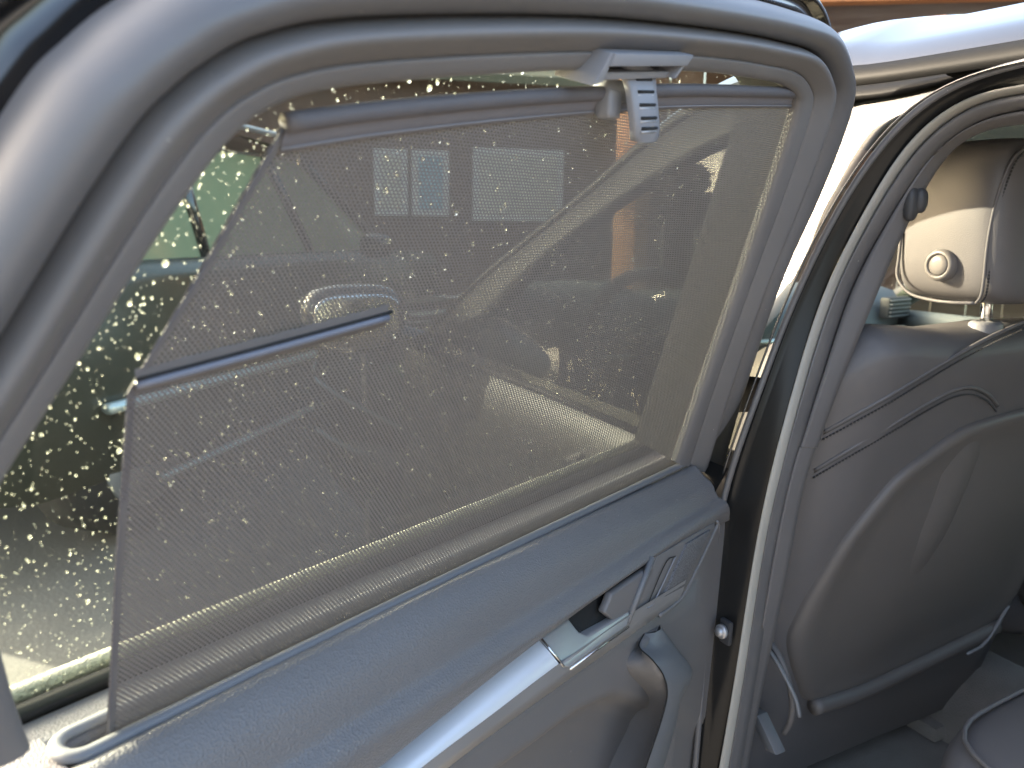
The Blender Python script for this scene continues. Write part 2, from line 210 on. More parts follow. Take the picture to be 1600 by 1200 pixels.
# ------------------------------------------------------------ builders
def link(name, me, parent=None, kind=None, label=None, cat=None, group=None):
    o = bpy.data.objects.new(name, me); COL.objects.link(o)
    if parent is not None: o.parent = parent
    if kind: o['kind'] = kind
    if label: o['label'] = label
    if cat: o['category'] = cat
    if group: o['group'] = group
    return o
def mesh(name, verts, faces, m, parent=None, smooth=True, **kw):
    me = bpy.data.meshes.new(name); me.from_pydata([tuple(v) for v in verts], [], faces); me.validate()
    bm = bmesh.new(); bm.from_mesh(me); bmesh.ops.recalc_face_normals(bm, faces=bm.faces); bm.to_mesh(me); bm.free()
    me.materials.append(m)
    if smooth: me.polygons.foreach_set('use_smooth', [True]*len(me.polygons))
    return link(name, me, parent, **kw)
def thing(name, label, cat, loc=(0, 0, 0), rz=0., group=None):
    o = link(name, None, label=label, cat=cat, group=group); o.location = loc; o.rotation_euler = (0, 0, rz); o.empty_display_size = .05
    return o
def cr(pts, n):
    """Catmull-Rom through pts, n samples evenly spaced by arc length"""
    P = [Vector(p) for p in pts]
    if len(P) == 2: return [P[0].lerp(P[1], i/(n-1)) for i in range(n)]
    Q = [2*P[0]-P[1]] + P + [2*P[-1]-P[-2]]; F = []
    for i in range(1, len(Q)-2):
        for k in range(16):
            t = k/16
            F.append(.5*((2*Q[i]) + (Q[i+1]-Q[i-1])*t + (2*Q[i-1]-5*Q[i]+4*Q[i+1]-Q[i+2])*t*t + (3*Q[i]-Q[i-1]-3*Q[i+1]+Q[i+2])*t**3))
    F.append(P[-1]); L = [0.]
    for a, b in zip(F, F[1:]): L.append(L[-1]+(b-a).length)
    out = []; j = 0
    for i in range(n):
        s = L[-1]*i/(n-1)
        while j < len(L)-2 and L[j+1] < s: j += 1
        out.append(F[j].lerp(F[j+1], (s-L[j])/max(1e-9, L[j+1]-L[j])))
    return out
def crk(pts, per=8):
    """Catmull-Rom with a fixed number of samples per knot (keeps matched knots matched)"""
    P = [Vector(p) for p in pts]; Q = [2*P[0]-P[1]] + P + [2*P[-1]-P[-2]]; F = []
    for i in range(1, len(Q)-2):
        for k in range(per):
            t = k/per
            F.append(.5*((2*Q[i]) + (Q[i+1]-Q[i-1])*t + (2*Q[i-1]-5*Q[i]+4*Q[i+1]-Q[i+2])*t*t + (3*Q[i]-Q[i-1]-3*Q[i+1]+Q[i+2])*t**3))
    F.append(P[-1]); return F
def smooth(c, n=24):
    c = [p.copy() for p in c]
    for _ in range(n): c = [c[0]] + [c[i]*.5 + (c[i-1]+c[i+1])*.25 for i in range(1, len(c)-1)] + [c[-1]]
    return c
def grid(name, rows, m, parent=None, closed=False, **kw):
    n = len(rows[0]); V = [p for r in rows for p in r]; Fc = []
    R_ = len(rows)
    for i in range(R_ if closed else R_-1):
        for j in range(n-1):
            i2 = (i+1) % R_
            Fc.append((i*n+j, i*n+j+1, i2*n+j+1, i2*n+j))
    return mesh(name, V, Fc, m, parent, **kw)
def tube(name, pts, r, m, parent=None, seg=10, cap=True, flat=None, **kw):
    P = [Vector(p) for p in pts]; rows = []; up = Vector((0, 0, 1))
    V, Fc = [], []
    nrm = None
    for i, p in enumerate(P):
        t = (P[min(i+1, len(P)-1)]-P[max(i-1, 0)]).normalized()
        if nrm is None:
            nrm = t.cross(Vector((0, 0, 1)) if abs(t.z) < .9 else Vector((1, 0, 0))).normalized()
        nrm = (nrm - t*nrm.dot(t)).normalized(); bn = t.cross(nrm)
        rr = r[i] if isinstance(r, (list, tuple)) else r
        for k in range(seg):
            a = 2*math.pi*k/seg; V.append(p + (nrm*math.cos(a) + bn*math.sin(a)*(flat or 1))*rr)
    for i in range(len(P)-1):
        for k in range(seg): Fc.append((i*seg+k, i*seg+(k+1) % seg, (i+1)*seg+(k+1) % seg, (i+1)*seg+k))
    if cap: Fc += [tuple(range(seg))[::-1], tuple((len(P)-1)*seg+k for k in range(seg))]
    return mesh(name, V, Fc, m, parent, **kw)
def prism(name, poly, depth, m, parent=None, bevel=.0, smooth=False, segs=2, **kw):
    """polygon (list of Vectors) extruded by vector depth, bevelled"""
    bm = bmesh.new(); A = [bm.verts.new(p) for p in poly]; B = [bm.verts.new(Vector(p)+depth) for p in poly]; n = len(poly)
    bm.faces.new(A); bm.faces.new(B[::-1])
    for i in range(n): bm.faces.new((A[i], B[i], B[(i+1) % n], A[(i+1) % n]))
    bmesh.ops.recalc_face_normals(bm, faces=bm.faces)
    if bevel: bmesh.ops.bevel(bm, geom=list(bm.edges), offset=bevel, segments=segs, profile=.6, affect='EDGES', clamp_overlap=True)
    me = bpy.data.meshes.new(name); bm.to_mesh(me); bm.free(); me.materials.append(m)
    if bevel or smooth:
        me.polygons.foreach_set('use_smooth', [True]*len(me.polygons))
        try: me.set_sharp_from_angle(angle=math.radians(35))
        except Exception: pass
    return link(name, me, parent, **kw)
def box(name, c, s, m, parent=None, bevel=.0, rz=0., segs=2, **kw):
    x, y, z = s[0]/2, s[1]/2, s[2]/2; q = Matrix.Rotation(rz, 3, 'Z')
    P = [Vector(c) + q @ Vector(p) for p in ((-x, -y, -z), (x, -y, -z), (x, y, -z), (-x, y, -z))]
    return prism(name, P, Vector((0, 0, 2*z)), m, parent, bevel, segs=segs, **kw)
def rounded(name, c, half, m, parent=None, p=4.0, n=(40, 24), shape=None, **kw):
    """superellipsoid block"""
    V, Fc = [], []; nu, nv = n
    def sg(x, e): return math.copysign(abs(x)**e, x)
    for j in range(nv+1):
        v = -math.pi/2 + math.pi*j/nv
        for i in range(nu):
            u = 2*math.pi*i/nu
            q = Vector((half[0]*sg(math.cos(v), 2/p)*sg(math.cos(u), 2/p), half[1]*sg(math.cos(v), 2/p)*sg(math.sin(u), 2/p), half[2]*sg(math.sin(v), 2/p)))
            if shape: q = shape(q)
            V.append(Vector(c)+q)
    for j in range(nv):
        for i in range(nu): Fc.append((j*nu+i, j*nu+(i+1) % nu, (j+1)*nu+(i+1) % nu, (j+1)*nu+i))
    o = mesh(name, V, Fc, m, parent, **kw)
    bm = bmesh.new(); bm.from_mesh(o.data); bmesh.ops.remove_doubles(bm, verts=bm.verts, dist=1e-6); bm.to_mesh(o.data); bm.free()
    o.data.polygons.foreach_set('use_smooth', [True]*len(o.data.polygons)); return o
def stitches(name, pts, m, parent, step=.0045, size=(.0028, .0009, .0009), off=Vector((0, 0, 0))):
    P = cr(pts, 200); L = sum((b-a).length for a, b in zip(P, P[1:])); n = max(2, int(L/step)); Q = cr(pts, n); V, Fc = [], []
    for i in range(n-1):
        t = (Q[i+1]-Q[i]).normalized(); s = t.cross(Vector((0, 1, 0))).normalized(); nn = t.cross(s); c = Q[i]+off; b = len(V)
        for dx in (-1, 1):
            for dy, dz in ((-1, -1), (1, -1), (1, 1), (-1, 1)): V.append(c + t*dx*size[0]/2 + s*dy*size[1] + nn*dz*size[2])
        Fc += [(b, b+1, b+2, b+3), (b+4, b+5, b+6, b+7), (b, b+1, b+5, b+4), (b+1, b+2, b+6, b+5), (b+2, b+3, b+7, b+6), (b+3, b, b+4, b+7)]
    return mesh(name, V, Fc, m, parent, smooth=False)
# ============================================================ SETTING
gm = mesh('ground', [(-60, -60, 0), (60, -60, 0), (60, 60, 0), (-60, 60, 0)], [(0, 1, 2, 3)], PAVE, smooth=False, kind='structure')

# ============================================================ CAR BODY (left side plane x = 0, nose towards +Y)
car = thing('car_body', 'black car body with pillar and roof rail around the open rear doorway', 'car body', (0, 0, 0))
NS = 96
def shift(c, dx=0, dy=0, dz=0): return [p + Vector((dx, dy, dz)) for p in c]
A = cr([(.118, -.45, 1.452)] + D['sA'], NS); B, Cc, Dd, Ee = [crk(D[k], 5) for k in ('sB', 'sC', 'sD', 'sE')]
A, B, Cc, Dd, Ee = [smooth(c, 30) for c in (A, B, Cc, Dd, Ee)]
def lerpc(a, b, t, off=Vector((0, 0, 0))): return [p.lerp(q, t)+off for p, q in zip(a, b)]
X = Vector((1, 0, 0))
grid('pillar_panel', [shift(A, .012, .013), A, lerpc(A, B, .08, X*.004), lerpc(A, B, .3, X*.003), lerpc(A, B, .6, X*.003), lerpc(A, B, .85, X*.004), lerpc(A, B, .97, X*.006), shift(B, .006, .004)], PILLARBLACK, car)
grid('doorway_flange', [shift(B, .010, .010), B, lerpc(B, Cc, .15, X*-.006), lerpc(B, Cc, .4, X*-.009), lerpc(B, Cc, .7, X*-.007), Cc, shift(Cc, .006, .008)], FLOCK, car)
grid('doorway_seal', [shift(Cc, .008, .009), lerpc(Cc, Dd, .06, X*-.001), lerpc(Cc, Dd, .3, X*-.009), lerpc(Cc, Dd, .55, X*-.011), lerpc(Cc, Dd, .8, X*-.007), lerpc(Cc, Dd, .97, X*.002), shift(Dd, .010, .011)], RUBBER, car)
# cabin-side pillar cover, split at the belt line as in the photo
def cover(name, i0, i1):
    d, e = Dd[i0:i1], Ee[i0:i1]
    return grid(name, [shift(d, .010, .011), lerpc(d, e, .04, X*.001), lerpc(d, e, .2, X*-.006), lerpc(d, e, .5, X*-.009), lerpc(d, e, .85, X*-.004), e, shift(e, .012, .02), shift(e, .02, .09)], TRIMCLOTH, car)
isplit = min(range(NS), key=lambda i: abs(Ee[i].z-1.035))
cover('upper_pillar_cover', 0, isplit+1); lowc = cover('lower_pillar_cover', isplit, NS)
for v in lowc.data.vertices: v.co.x -= .003
# belt guide on the pillar cover: two rounded lobes
g1 = rounded('belt_guide', (.139, -.163, 1.318), (.009, .007, .019), DARKPL, car, p=2.6, n=(16, 12))
rounded('guide_lobe', (.1475, -.168, 1.322), (.008, .007, .014), DARKPL, g1, p=2.4, n=(16, 12))
hg = box('striker_plate', (-.028, -.095, .792), (.007, .018, .032), DARKPL, car, bevel=.003)
tube('striker_bolt', [(-.033, -.095, .794), (-.042, -.095, .794)], .006, SATIN, hg, seg=6); tube('bolt_washer', [(-.033, -.095, .794), (-.038, -.095, .794)], .009, SATIN, hg, seg=20)
# roof rail, drip strip, roof
FU = [(.135, -1.6, 1.40), (.128, -1.0, 1.445), (.118, -.5, 1.451), (.117, -.25, 1.451)] + D['fw_upper'] + [(-.01, .98, 1.00)]
FU = cr(FU, 100)
st_top = shift(FU, .012, .0, .024)
grid('drip_strip', [shift(FU, .06), FU, lerpc(FU, st_top, .5, X*-.006), st_top, shift(st_top, .02, 0, -.002)], STRIPBLACK, car)
ra = shift(st_top, .010, 0, .001); rb = shift(st_top, .06, .0, .034); rc = shift(st_top, .13, .0, .066); rd = shift(st_top, .24, 0, .086); re_ = shift(st_top, .62, 0, .10)
mir = [Vector((1.36-p.x+.13, p.y, p.z)) for p in rb]; mi2 = [Vector((1.36-p.x+.13, p.y, p.z)) for p in rd]
nroof = next(i for i, p in enumerate(FU) if p.y > .45)
grid('roof_rail', [ra, lerpc(ra, rb, .4, Vector((-.006, 0, .004))), rb, rc, rd], GLOSSBLACK, car)
grid('roof_panel', [shift(rd, .002, 0, .001)[:nroof], re_[:nroof], [Vector((1.62-p.x, p.y, p.z)) for p in rd[:nroof]], [Vector((1.62-p.x, p.y, p.z)) for p in ra[:nroof]]], GLOSSBLACK, car)
# headliner
hl = [p for p in FU if p.y < .22]
grid('headliner', [[Vector((p.x+.05, p.y, p.z-.01)) for p in hl], [Vector((.45, p.y, p.z+.045)) for p in hl], [Vector((1.1, p.y, p.z+.045)) for p in hl], [Vector((1.50, p.y, p.z-.01)) for p in hl]], HEADLINE, car)
# windscreen between the front posts
wsL = [Vector((p.x+.05, p.y, p.z+.03)) for p in FU if p.y > .42]
grid('windscreen', [wsL, [Vector((.75, p.y+.10, p.z+.03)) for p in wsL], [Vector((1.62-p.x, p.y, p.z)) for p in wsL]], GLASS, car)
tube('front_post', [Vector((1.58-p.x, p.y, p.z)) for p in FU if p.y > .30], .035, TRIMCLOTH, car)
NFP = tube('near_front_post', [Vector((p.x+.045, p.y+.01, p.z+.005)) for p in FU if p.y > .18], .030, DARKPL, car)
# far side of the cabin
prism('far_side_panel', [Vector((1.50, -1.6, .3)), Vector((1.50, 1.1, .3)), Vector((1.50, 1.1, 1.0)), Vector((1.50, -1.6, 1.04))], Vector((.05, 0, 0)), TRIMCLOTH, car, bevel=.01)
tube('far_belt_rail', [(1.48, -1.6, 1.04), (1.48, 1.05, 1.0)], .03, DASHM, car)
prism('far_pillar', [Vector((1.50, -.12, 1.0)), Vector((1.50, .0, 1.0)), Vector((1.41, -.06, 1.43)), Vector((1.41, -.17, 1.43))], Vector((.04, 0, 0)), TRIMCLOTH, car, bevel=.008)
prism('far_window', [Vector((1.515, -1.5, 1.0)), Vector((1.515, .95, 1.0)), Vector((1.42, .4, 1.42)), Vector((1.42, -1.5, 1.42))], Vector((.004, 0, 0)), GLASS, car)
# floor and sill
mesh('cabin_floor', [(.0, -1.6, .36), (1.50, -1.6, .36), (1.50, -.2, .36), (1.50, 1.2, .36), (0, 1.2, .36), (.0, -.2, .36)], [(0, 1, 2, 5), (5, 2, 3, 4)], CARPET, car, smooth=False)
prism('sill', [Vector((-.10, -1.4, .28)), Vector((.04, -1.4, .28)), Vector((.05, -1.4, .42)), Vector((-.03, -1.4, .41)), Vector((-.09, -1.4, .37))], Vector((0, 2.6, 0)), GLOSSBLACK, car, bevel=.006)
tube('tunnel', [(.73, -1.3, .38), (.73, 1.0, .40)], .11, CARPET, car, seg=16)
box('firewall', (.7, 1.32, .68), (1.5, .04, .64), DARKPL, car)
# nose of the car seen through the rear window
HN = []
for yy, zc, w0 in ((1.0, 1.00, -.02), (1.4, .985, -.03), (1.9, .93, -.02), (2.25, .85, .06), (2.38, .70, .15), (2.40, .40, .16)):
    HN.append([Vector((w0 - .02, yy, .45)), Vector((w0-.03, yy, .70)), Vector((w0-.01, yy, zc-.10)), Vector((w0+.06, yy, zc-.02)), Vector((w0+.25, yy, zc+.03)), Vector((.75, yy, zc+.05)), Vector((1.5-w0-.25, yy, zc+.03)), Vector((1.5-w0-.06, yy, zc-.02)), Vector((1.5-w0, yy, .5))])
grid('bonnet', HN, GLOSSBLACK, car)

# ============================================================ FRONT DOOR (closed)
fd = thing('front_door', 'closed black front door with sky-reflecting glass ahead of the open rear door', 'car door', (0, 0, 0))
FL = cr(D['fw_lower'], 60); nA = [p for p in A if p.z >= .99 and p.y > -.235]
# glass outline: rear edge (from roof down), belt, front, top
rear = cr([p + Vector((-.012, .012, 0)) for p in nA], 40)
fgrid = []
for i in range(41):
    t = i/40; r_ = cr(nA, 41)[i] + Vector((-.010, .006, 0)); zt = r_.z
    top_y = max((p.y for p in FL if p.z >= zt), default=FL[0].y) if zt < FL[0].z else r_.y
    fgrid.append([r_.lerp(Vector((-.03+.3*(zt-1)+.004, max(top_y, r_.y), zt)), k/12) for k in range(13)])
grid('door_glass', fgrid, FGLASS, fd)
FUs = cr([p for p in FU if p.y > -.23], 60)
grid('door_frame', [shift(FL, .02), shift(FL, -.004), lerpc(FL, FUs, .25, X*-.008), lerpc(FL, FUs, .6, X*-.008), lerpc(FL, FUs, .92, X*-.004), shift(FUs, .004)], STRIPBLACK, fd)
tube('window_edge_trim', [p + Vector((-.016, .0, 0)) for p in A if p.z > .99], .0014, EDGETRIM, fd, seg=8)
tube('rear_edge_seal', [p + Vector((-.010, -.006, 0)) for p in A if p.z > .5], .004, RUBBER, fd, seg=8)
DP = []
for z, xo in ((1.0, -.025), (.97, -.045), (.90, -.055), (.80, -.058), (.76, -.050), (.55, -.062), (.42, -.05), (.33, -.02)):
    DP.append([Vector((xo, y_, z)) for y_ in (-.075, -.07, .0, .2, .4, .6, .8, .98, 1.0)])
grid('door_skin', DP, mat('door_black', (.012, .012, .012), .38, spec=.15, var=.1), fd)
grid('inner_panel', [[Vector((.035, y_, z)) for y_ in (-.09, .2, .6, 1.0)] for z in (1.0, .9, .6, .33)], TRIMCLOTH, fd)
tube('belt_trim', [(-.032, .10, 1.004), (-.032, .4, 1.006), (-.034, .95, 1.0)], .006, STRIPBLACK, fd, seg=8)
tube('door_pull', [(-.05, .02, .93), (-.082, .04, .932), (-.086, .12, .934), (-.082, .20, .934), (-.05, .22, .932)], .011, GLOSSBLACK, fd, seg=10)
mi = rounded('mirror_housing', (-.20, .90, 1.075), (.115, .055, .075), GLOSSBLACK, fd, p=3.0, n=(28, 16))
rounded('mirror_glass', (-.205, .842, 1.075), (.095, .006, .058), CHROME, mi, p=3.4, n=(24, 12))
tube('mirror_arm', [(-.02, .86, 1.01), (-.08, .87, 1.03), (-.14, .885, 1.05)], [.026, .024, .022], GLOSSBLACK, fd)
# speaker ring and sill foot seen past the seat
tube('speaker_ring', cr([(.085, -.058, .735), (.088, -.082, .715), (.095, -.10, .67), (.10, -.098, .63), (.105, -.085, .60)], 24), .0045, TRIMCLOTH, fd, seg=8)
tube('speaker_rim', cr([(.07, -.045, .738), (.078, -.075, .722), (.085, -.112, .68), (.085, -.125, .655)], 24), .003, BEZEL, fd, seg=8)
prism('sill_foot', [Vector((.085, -.030, .610)), Vector((.085, -.052, .613)), Vector((.085, -.092, .575)), Vector((.085, -.072, .570))], Vector((.02, 0, 0)), BEZEL, fd, bevel=.003)

# ============================================================ DRIVER SEAT
seat = thing('driver_seat', 'grey leather driver seat with tall headrest and plastic back shell', 'car seat', (0, 0, 0))
def Sy(x, z):
    y = -.17 + .25*(1.15-z)
    if x < .17: y += .06*((.17-x)/.1)**2.2
    if x > .67: y += .06*((x-.67)/.1)**2.2
    return y
sh = D['shoulder']
def ztop(x):
    T = [(.06, 1.09), (.09, 1.135), (.103, 1.151), (.125, 1.169), (.145, 1.175), (.21, 1.169), (.28, 1.162), (.368, 1.164), (.42, 1.166)]
    x = min(x, .84-x)
    for (a, za), (b, zb) in zip(T, T[1:]):
        if a <= x <= b: return za + (zb-za)*(x-a)/(b-a)
    return T[0][1]
rows = []
xs = [.065, .07, .08, .09, .1, .112, .125, .14, .155, .17, .2, .24, .28, .33, .38, .42, .47, .52, .57, .62, .66, .70, .73, .76, .775]
for x in xs:
    zt = ztop(x); r_ = []
    for i in range(30):
        z = .42 + (zt-.035-.42)*i/29; r_.append(Vector((x, Sy(x, z), z)))
    yb = Sy(x, zt-.035)
    for i in range(1, 9):
        a = math.pi/2*i/8; r_.append(Vector((x, yb + .05*(1-math.cos(a)), zt-.035+.035*math.sin(a))))
    r_.append(Vector((x, yb+.09, zt-.004)))
    for i in range(12):
        z = zt-.02 - (zt-.5)*i/11; r_.append(Vector((x, Sy(x, z)+.145, z)))
    rows.append(r_)
grid('backrest', rows, LEATHER, seat)
# side wall of the backrest
grid('side_bolster', [[Vector((.066, p.y, p.z)) for p in rows[0][:30]], [Vector((.06, p.y+.05, p.z-.01)) for p in rows[0][:30]], [Vector((.064, p.y+.13, p.z-.03)) for p in rows[0][:30]]], LEATHER, seat)
for k, nm in enumerate(('seam1', 'seam2')):
    P = [Vector(p)+Vector((0, -.0005, 0)) for p in cr(D[nm], 60)]
    tube('piping', [p + Vector((0, .0004, .0022)) for p in P], .0026, LEATHER, seat, seg=8)
    tube('seam_groove', [p + Vector((0, .0005, -.0012)) for p in P], .0008, DARKPL, seat, seg=6)
    stitches('stitching', [p + Vector((0, -.0004, -.0075)) for p in P], DARKPL, seat)
# plastic back shell: rounded rim and slightly dished face
poly = cr([(x, 0, z) for x, z in D['shell']] + [(.68, 0, .85), (.655, 0, .95), (.60, 0, 1.01), (.52, 0, 1.04), (D['shell'][0][0], 0, D['shell'][0][1])], 140)[:-1]
cx, cz = .40, .82; rowsS = []
for s, d in ((1.0, .004), (.996, -.003), (.988, -.007), (.97, -.0100), (.945, -.0108), (.91, -.0098), (.86, -.008), (.75, -.008), (.6, -.012), (.4, -.017), (.2, -.02), (.02, -.02), (.0, -.02)):
    rr = []
    for p in poly + poly[:1]:
        x = cx + (p.x-cx)*s; z = cz + (p.z-cz)*s; rr.append(Vector((x, Sy(x, z)+d, z)))
    rowsS.append(rr)
shell = grid('back_shell', rowsS, SHELLP, seat)
dome = []
for s, d in ((1., -.0075), (.85, -.0105), (.65, -.0150), (.4, -.0195), (.2, -.0212), (.0, -.022)):
    dome.append([Vector((.335 + .055*s*math.cos(u)+.02*s*math.sin(u), Sy(.34, .86+.15*s*math.sin(u)) + d, .86+.15*s*math.sin(u))) for u in [2*math.pi*i/40 for i in range(41)]])
grid('shell_bulge', dome, SHELLP, shell)
bt = [Vector((x, Sy(x, z)-.012, z-.004)) for x, z in D['shell'][12:17]]
tube('lower_roll', cr(bt, 40), .0125, SHELLP, seat, seg=14)
tube('cable', cr([(.56, -.055, .585), (.60, -.06, .60), (.66, -.055, .65)], 16), .003, HOOKPL, seat, seg=6)
box('seat_rail', (.20, .30, .38), (.05, .6, .03), CARPET, seat, bevel=.008); box('seat_rail', (.62, .30, .38), (.05, .6, .03), CARPET, seat, bevel=.008)
rounded('cushion', (.42, .27, .56), (.27, .28, .085), LEATHER, seat, p=4)
# headrest
hr_c, hr_h = Vector((.417, -.118, 1.299)), Vector((.150, .078, .103))
def hshape(q):
    k = q.z/hr_h.z
    q.y += .012*k*-1 if False else 0
    q.x *= 1 - .05*max(0, k)**2 - .06*max(0, -k)**2
    q.y *= 1 - .10*max(0, k)**3
    q.y += -.020*(k) * -.2
    return q
hr = rounded('headrest', hr_c, hr_h, LEATHER, seat, p=7.0, n=(96, 48), shape=hshape)
# seam between side panel and back
sx = .2685
seam = cr([(.30, -.186, 1.386), (.283, -.184, 1.372), (.2755, -.180, 1.345), (.2725, -.176, 1.31), (.2715, -.175, 1.27), (.272, -.176, 1.23), (.274, -.174, 1.210), (.279, -.165, 1.199)], 50)
tube('headrest_piping', [p+Vector((-.001, -.0005, 0)) for p in seam], .0019, LEATHER, hr, seg=8)
stitches('headrest_stitching', [p+Vector((.003, -.004, 0)) for p in seam], DARKPL, hr, step=.004)
low = cr([(.277, -.165, 1.2), (.271, -.14, 1.1985), (.270, -.11, 1.199), (.2685, -.08, 1.205), (.268, -.060, 1.224), (.2685, -.058, 1.25), (.269, -.058, 1.29), (.272, -.06, 1.34)], 50)
tube('headrest_edge', low, .0022, LEATHER, hr, seg=8)
# release button on the side panel
bc = Vector((.268, -.121, 1.2445))
def disc(name, c, prof, m, parent, n=32):
    rows_ = [[c + Vector((-h, r*math.cos(u), r*math.sin(u))) for u in [2*math.pi*i/n for i in range(n+1)]] for r, h in prof]
    return grid(name, rows_, m, parent)
bt_ = disc('headrest_button', bc, [(.0205, -.004), (.0205, .003), (.019, .007), (.016, .009), (.0145, .0085), (.0135, .006)], BUTTON, hr)
disc('button_cap', bc, [(.0132, .0), (.0132, .0062), (.0118, .0082), (.006, .009), (.0001, .009)], BUTTON, bt_)
for px_ in (.36, .50):
    tube('headrest_post', [(px_, -.128, 1.22), (px_, -.130, 1.19), (px_, -.134, 1.14)], .0075, CHROME, seat, seg=16)
    rr_ = [[Vector((px_ + r*math.cos(u), -.132 + r*.75*math.sin(u), z)) for u in [2*math.pi*i/28 for i in range(29)]] for r, z in ((.026, 1.150), (.025, 1.166), (.021, 1.1695), (.012, 1.170), (.009, 1.166))]
    grid('post_collar', rr_, HOOKPL, seat)

# ============================================================ PASSENGER SEAT, DASHBOARD, WHEEL, REAR BENCH
dash = thing('dashboard', 'grey dashboard with pale trim strip and air vent beyond the driver seat', 'dashboard', (0, 0, 0))
rowsD = []
for y_, z in ((.80, .70), (.76, .90), (.745, .965), (.765, 1.04), (.80, 1.085), (.90, 1.105), (1.10, 1.09), (1.30, 1.05)):
    rowsD.append([Vector((x, y_ + .05*((x-.72)/.7)**2 + (.03 if .2 < x < .6 else 0), z + (.03 if .25 < x < .55 and z > .95 else 0))) for x in [.06+.0715*i for i in range(21)]])
grid('dash_top', rowsD, DASHM, dash)
tube('trim_strip', cr([(.62, .728, .985), (.9, .728, .985), (1.2, .748, .985), (1.47, .79, .985)], 20), .012, MINT, dash, flat=.6)
box('vent', (1.41, .790, 1.045), (.11, .03, .060), DARKPL, dash, bevel=.006, rz=.1)
for i in range(5): box('vent_slat', (1.41, .772, 1.022+.0115*i), (.098, .008, .0028), HOOKPL, dash, rz=.1)
box('screen', (.76, .77, 1.12), (.22, .015, .10), GLOSSBLACK, dash, bevel=.004)
wh = thing('steering_wheel', 'dark steering wheel seen through the mesh shade', 'steering wheel', (.42, .62, 1.0)); wh.rotation_euler = (math.radians(-22), 0, 0)
ring = [Vector((.185*math.cos(u), 0, .185*math.sin(u))) for u in [2*math.pi*i/48 for i in range(49)]]
tube('rim', ring, .016, LEATHER, wh, cap=False); rounded('hub', (0, .02, 0), (.075, .03, .06), DARKPL, wh, p=3, n=(24, 12))
for a in (0, math.pi, -math.pi/2): tube('spoke', [(.05*math.cos(a), .015, .05*math.sin(a)), (.18*math.cos(a), 0, .18*math.sin(a))], .014, SATIN, wh, flat=.5)
ps = thing('passenger_seat', 'dark grey passenger seat partly hidden beyond the driver seat', 'car seat', (1.05, 0, 0))
rounded('backrest', (0, -.02, .86), (.26, .075, .33), LEATHER, ps, p=4, n=(36, 24)); rounded('headrest', (0, -.10, 1.28), (.14, .06, .10), LEATHER, ps, p=4); rounded('cushion', (0, .27, .56), (.26, .28, .085), LEATHER, ps, p=4)
for px_ in (-.06, .06): tube('headrest_post', [(px_, -.09, 1.14), (px_, -.09, 1.22)], .007, CHROME, ps)
rb_ = thing('rear_bench', 'light grey leather corner of the rear bench beside the doorway', 'car seat', (0, 0, 0))
rounded('cushion', (.57, -.560, .615), (.49, .295, .125), LEATHER, rb_, p=7, n=(96, 36))
tube('cushion_piping', cr([(.098, -.40, .727), (.135, -.310, .729), (.27, -.287, .730), (.7, -.285, .730)], 30), .0028, LEATHER, rb_)
rounded('backrest', (.62, -1.05, .95), (.62, .09, .36), LEATHER, rb_, p=5)
# ============================================================ OPEN REAR DOOR
door = thing('rear_door', 'open rear car door with grey trim panel and rain-spotted window', 'car door', DOOR_ORIGIN, DOOR_TURN)
PER = 8
FI = crk([(a, v, 0) for a, v in D['frame_inner']], PER); FO = crk([(a, v, 0) for a, v in D['frame_outer']], PER)
FK = [v.x for v in crk([(k, 0, 0) for k in D['flange_k']], PER)]
def frow(s, w): return [LP(p.x+(q.x-p.x)*s, p.y+(q.y-p.y)*s, w) for p, q in zip(FI, FO)]
def dense(prof, n=6):
    """smooth (s, w) profile"""
    return [(p.x, p.y) for p in crk([(s, w, 0) for s, w in prof], n)]
grid('glass_run', [frow(.012, -.056), frow(.008, -.03), frow(.006, -.004), frow(.004, .0)], BLACKHOLE, door)
trim_prof = [(.006, -.003), (.001, .003), (.0, .006), (.02, .0095), (.08, .0125), (.19, .0145), (.215, .0125), (.24, .0150), (.33, .0210), (.42, .0255), (.49, .0235), (.535, .0150), (.56, .006)]
grid('frame_trim', [frow(s, w) for s, w in dense(trim_prof, 4)], PLASTIC, door)
seal_prof = [(.55, .004), (.57, .0150), (.63, .0235), (.72, .0285), (.81, .0290), (.89, .0245), (.95, .0165), (.985, .006), (1.0, -.006)]
grid('door_seal', [frow(s, w) for s, w in dense(seal_prof, 4)], RUBBER, door)
def flrow(t, w): return [LP(p.x+(q.x-p.x)*(1+k*t), p.y+(q.y-p.y)*(1+k*t), w) for p, q, k in zip(FI, FO, FK)]
grid('outer_frame', [frow(.97, -.008), flrow(.0, -.016), flrow(.35, -.026), flrow(.6, -.024), flrow(.72, -.018), flrow(.85, -.016), flrow(1.0, -.022), flrow(1.03, -.034), flrow(.95, -.06), flrow(.0, -.08)], GLOSSBLACK, door)
# window pane
W_GLASS = -.050
pane = []
for p in FI: pane.append((p.x, p.y))
cxg = sum(p[0] for p in pane)/len(pane); cyg = sum(p[1] for p in pane)/len(pane)
gl_poly = [(cxg+(x-cxg)*1.03, cyg+(y-cyg)*1.04-.005) for x, y in pane]
gl_poly = [(-.72, -.03)] + gl_poly + [(-.03, -.03)]
bmg = bmesh.new(); f0 = bmg.faces.new([bmg.verts.new(LP(x, y, W_GLASS)) for x, y in gl_poly]); bmesh.ops.triangulate(bmg, faces=[f0])
meg = bpy.data.meshes.new('window_glass'); bmg.to_mesh(meg); bmg.free(); meg.materials.append(GLASS); link('window_glass', meg, door)
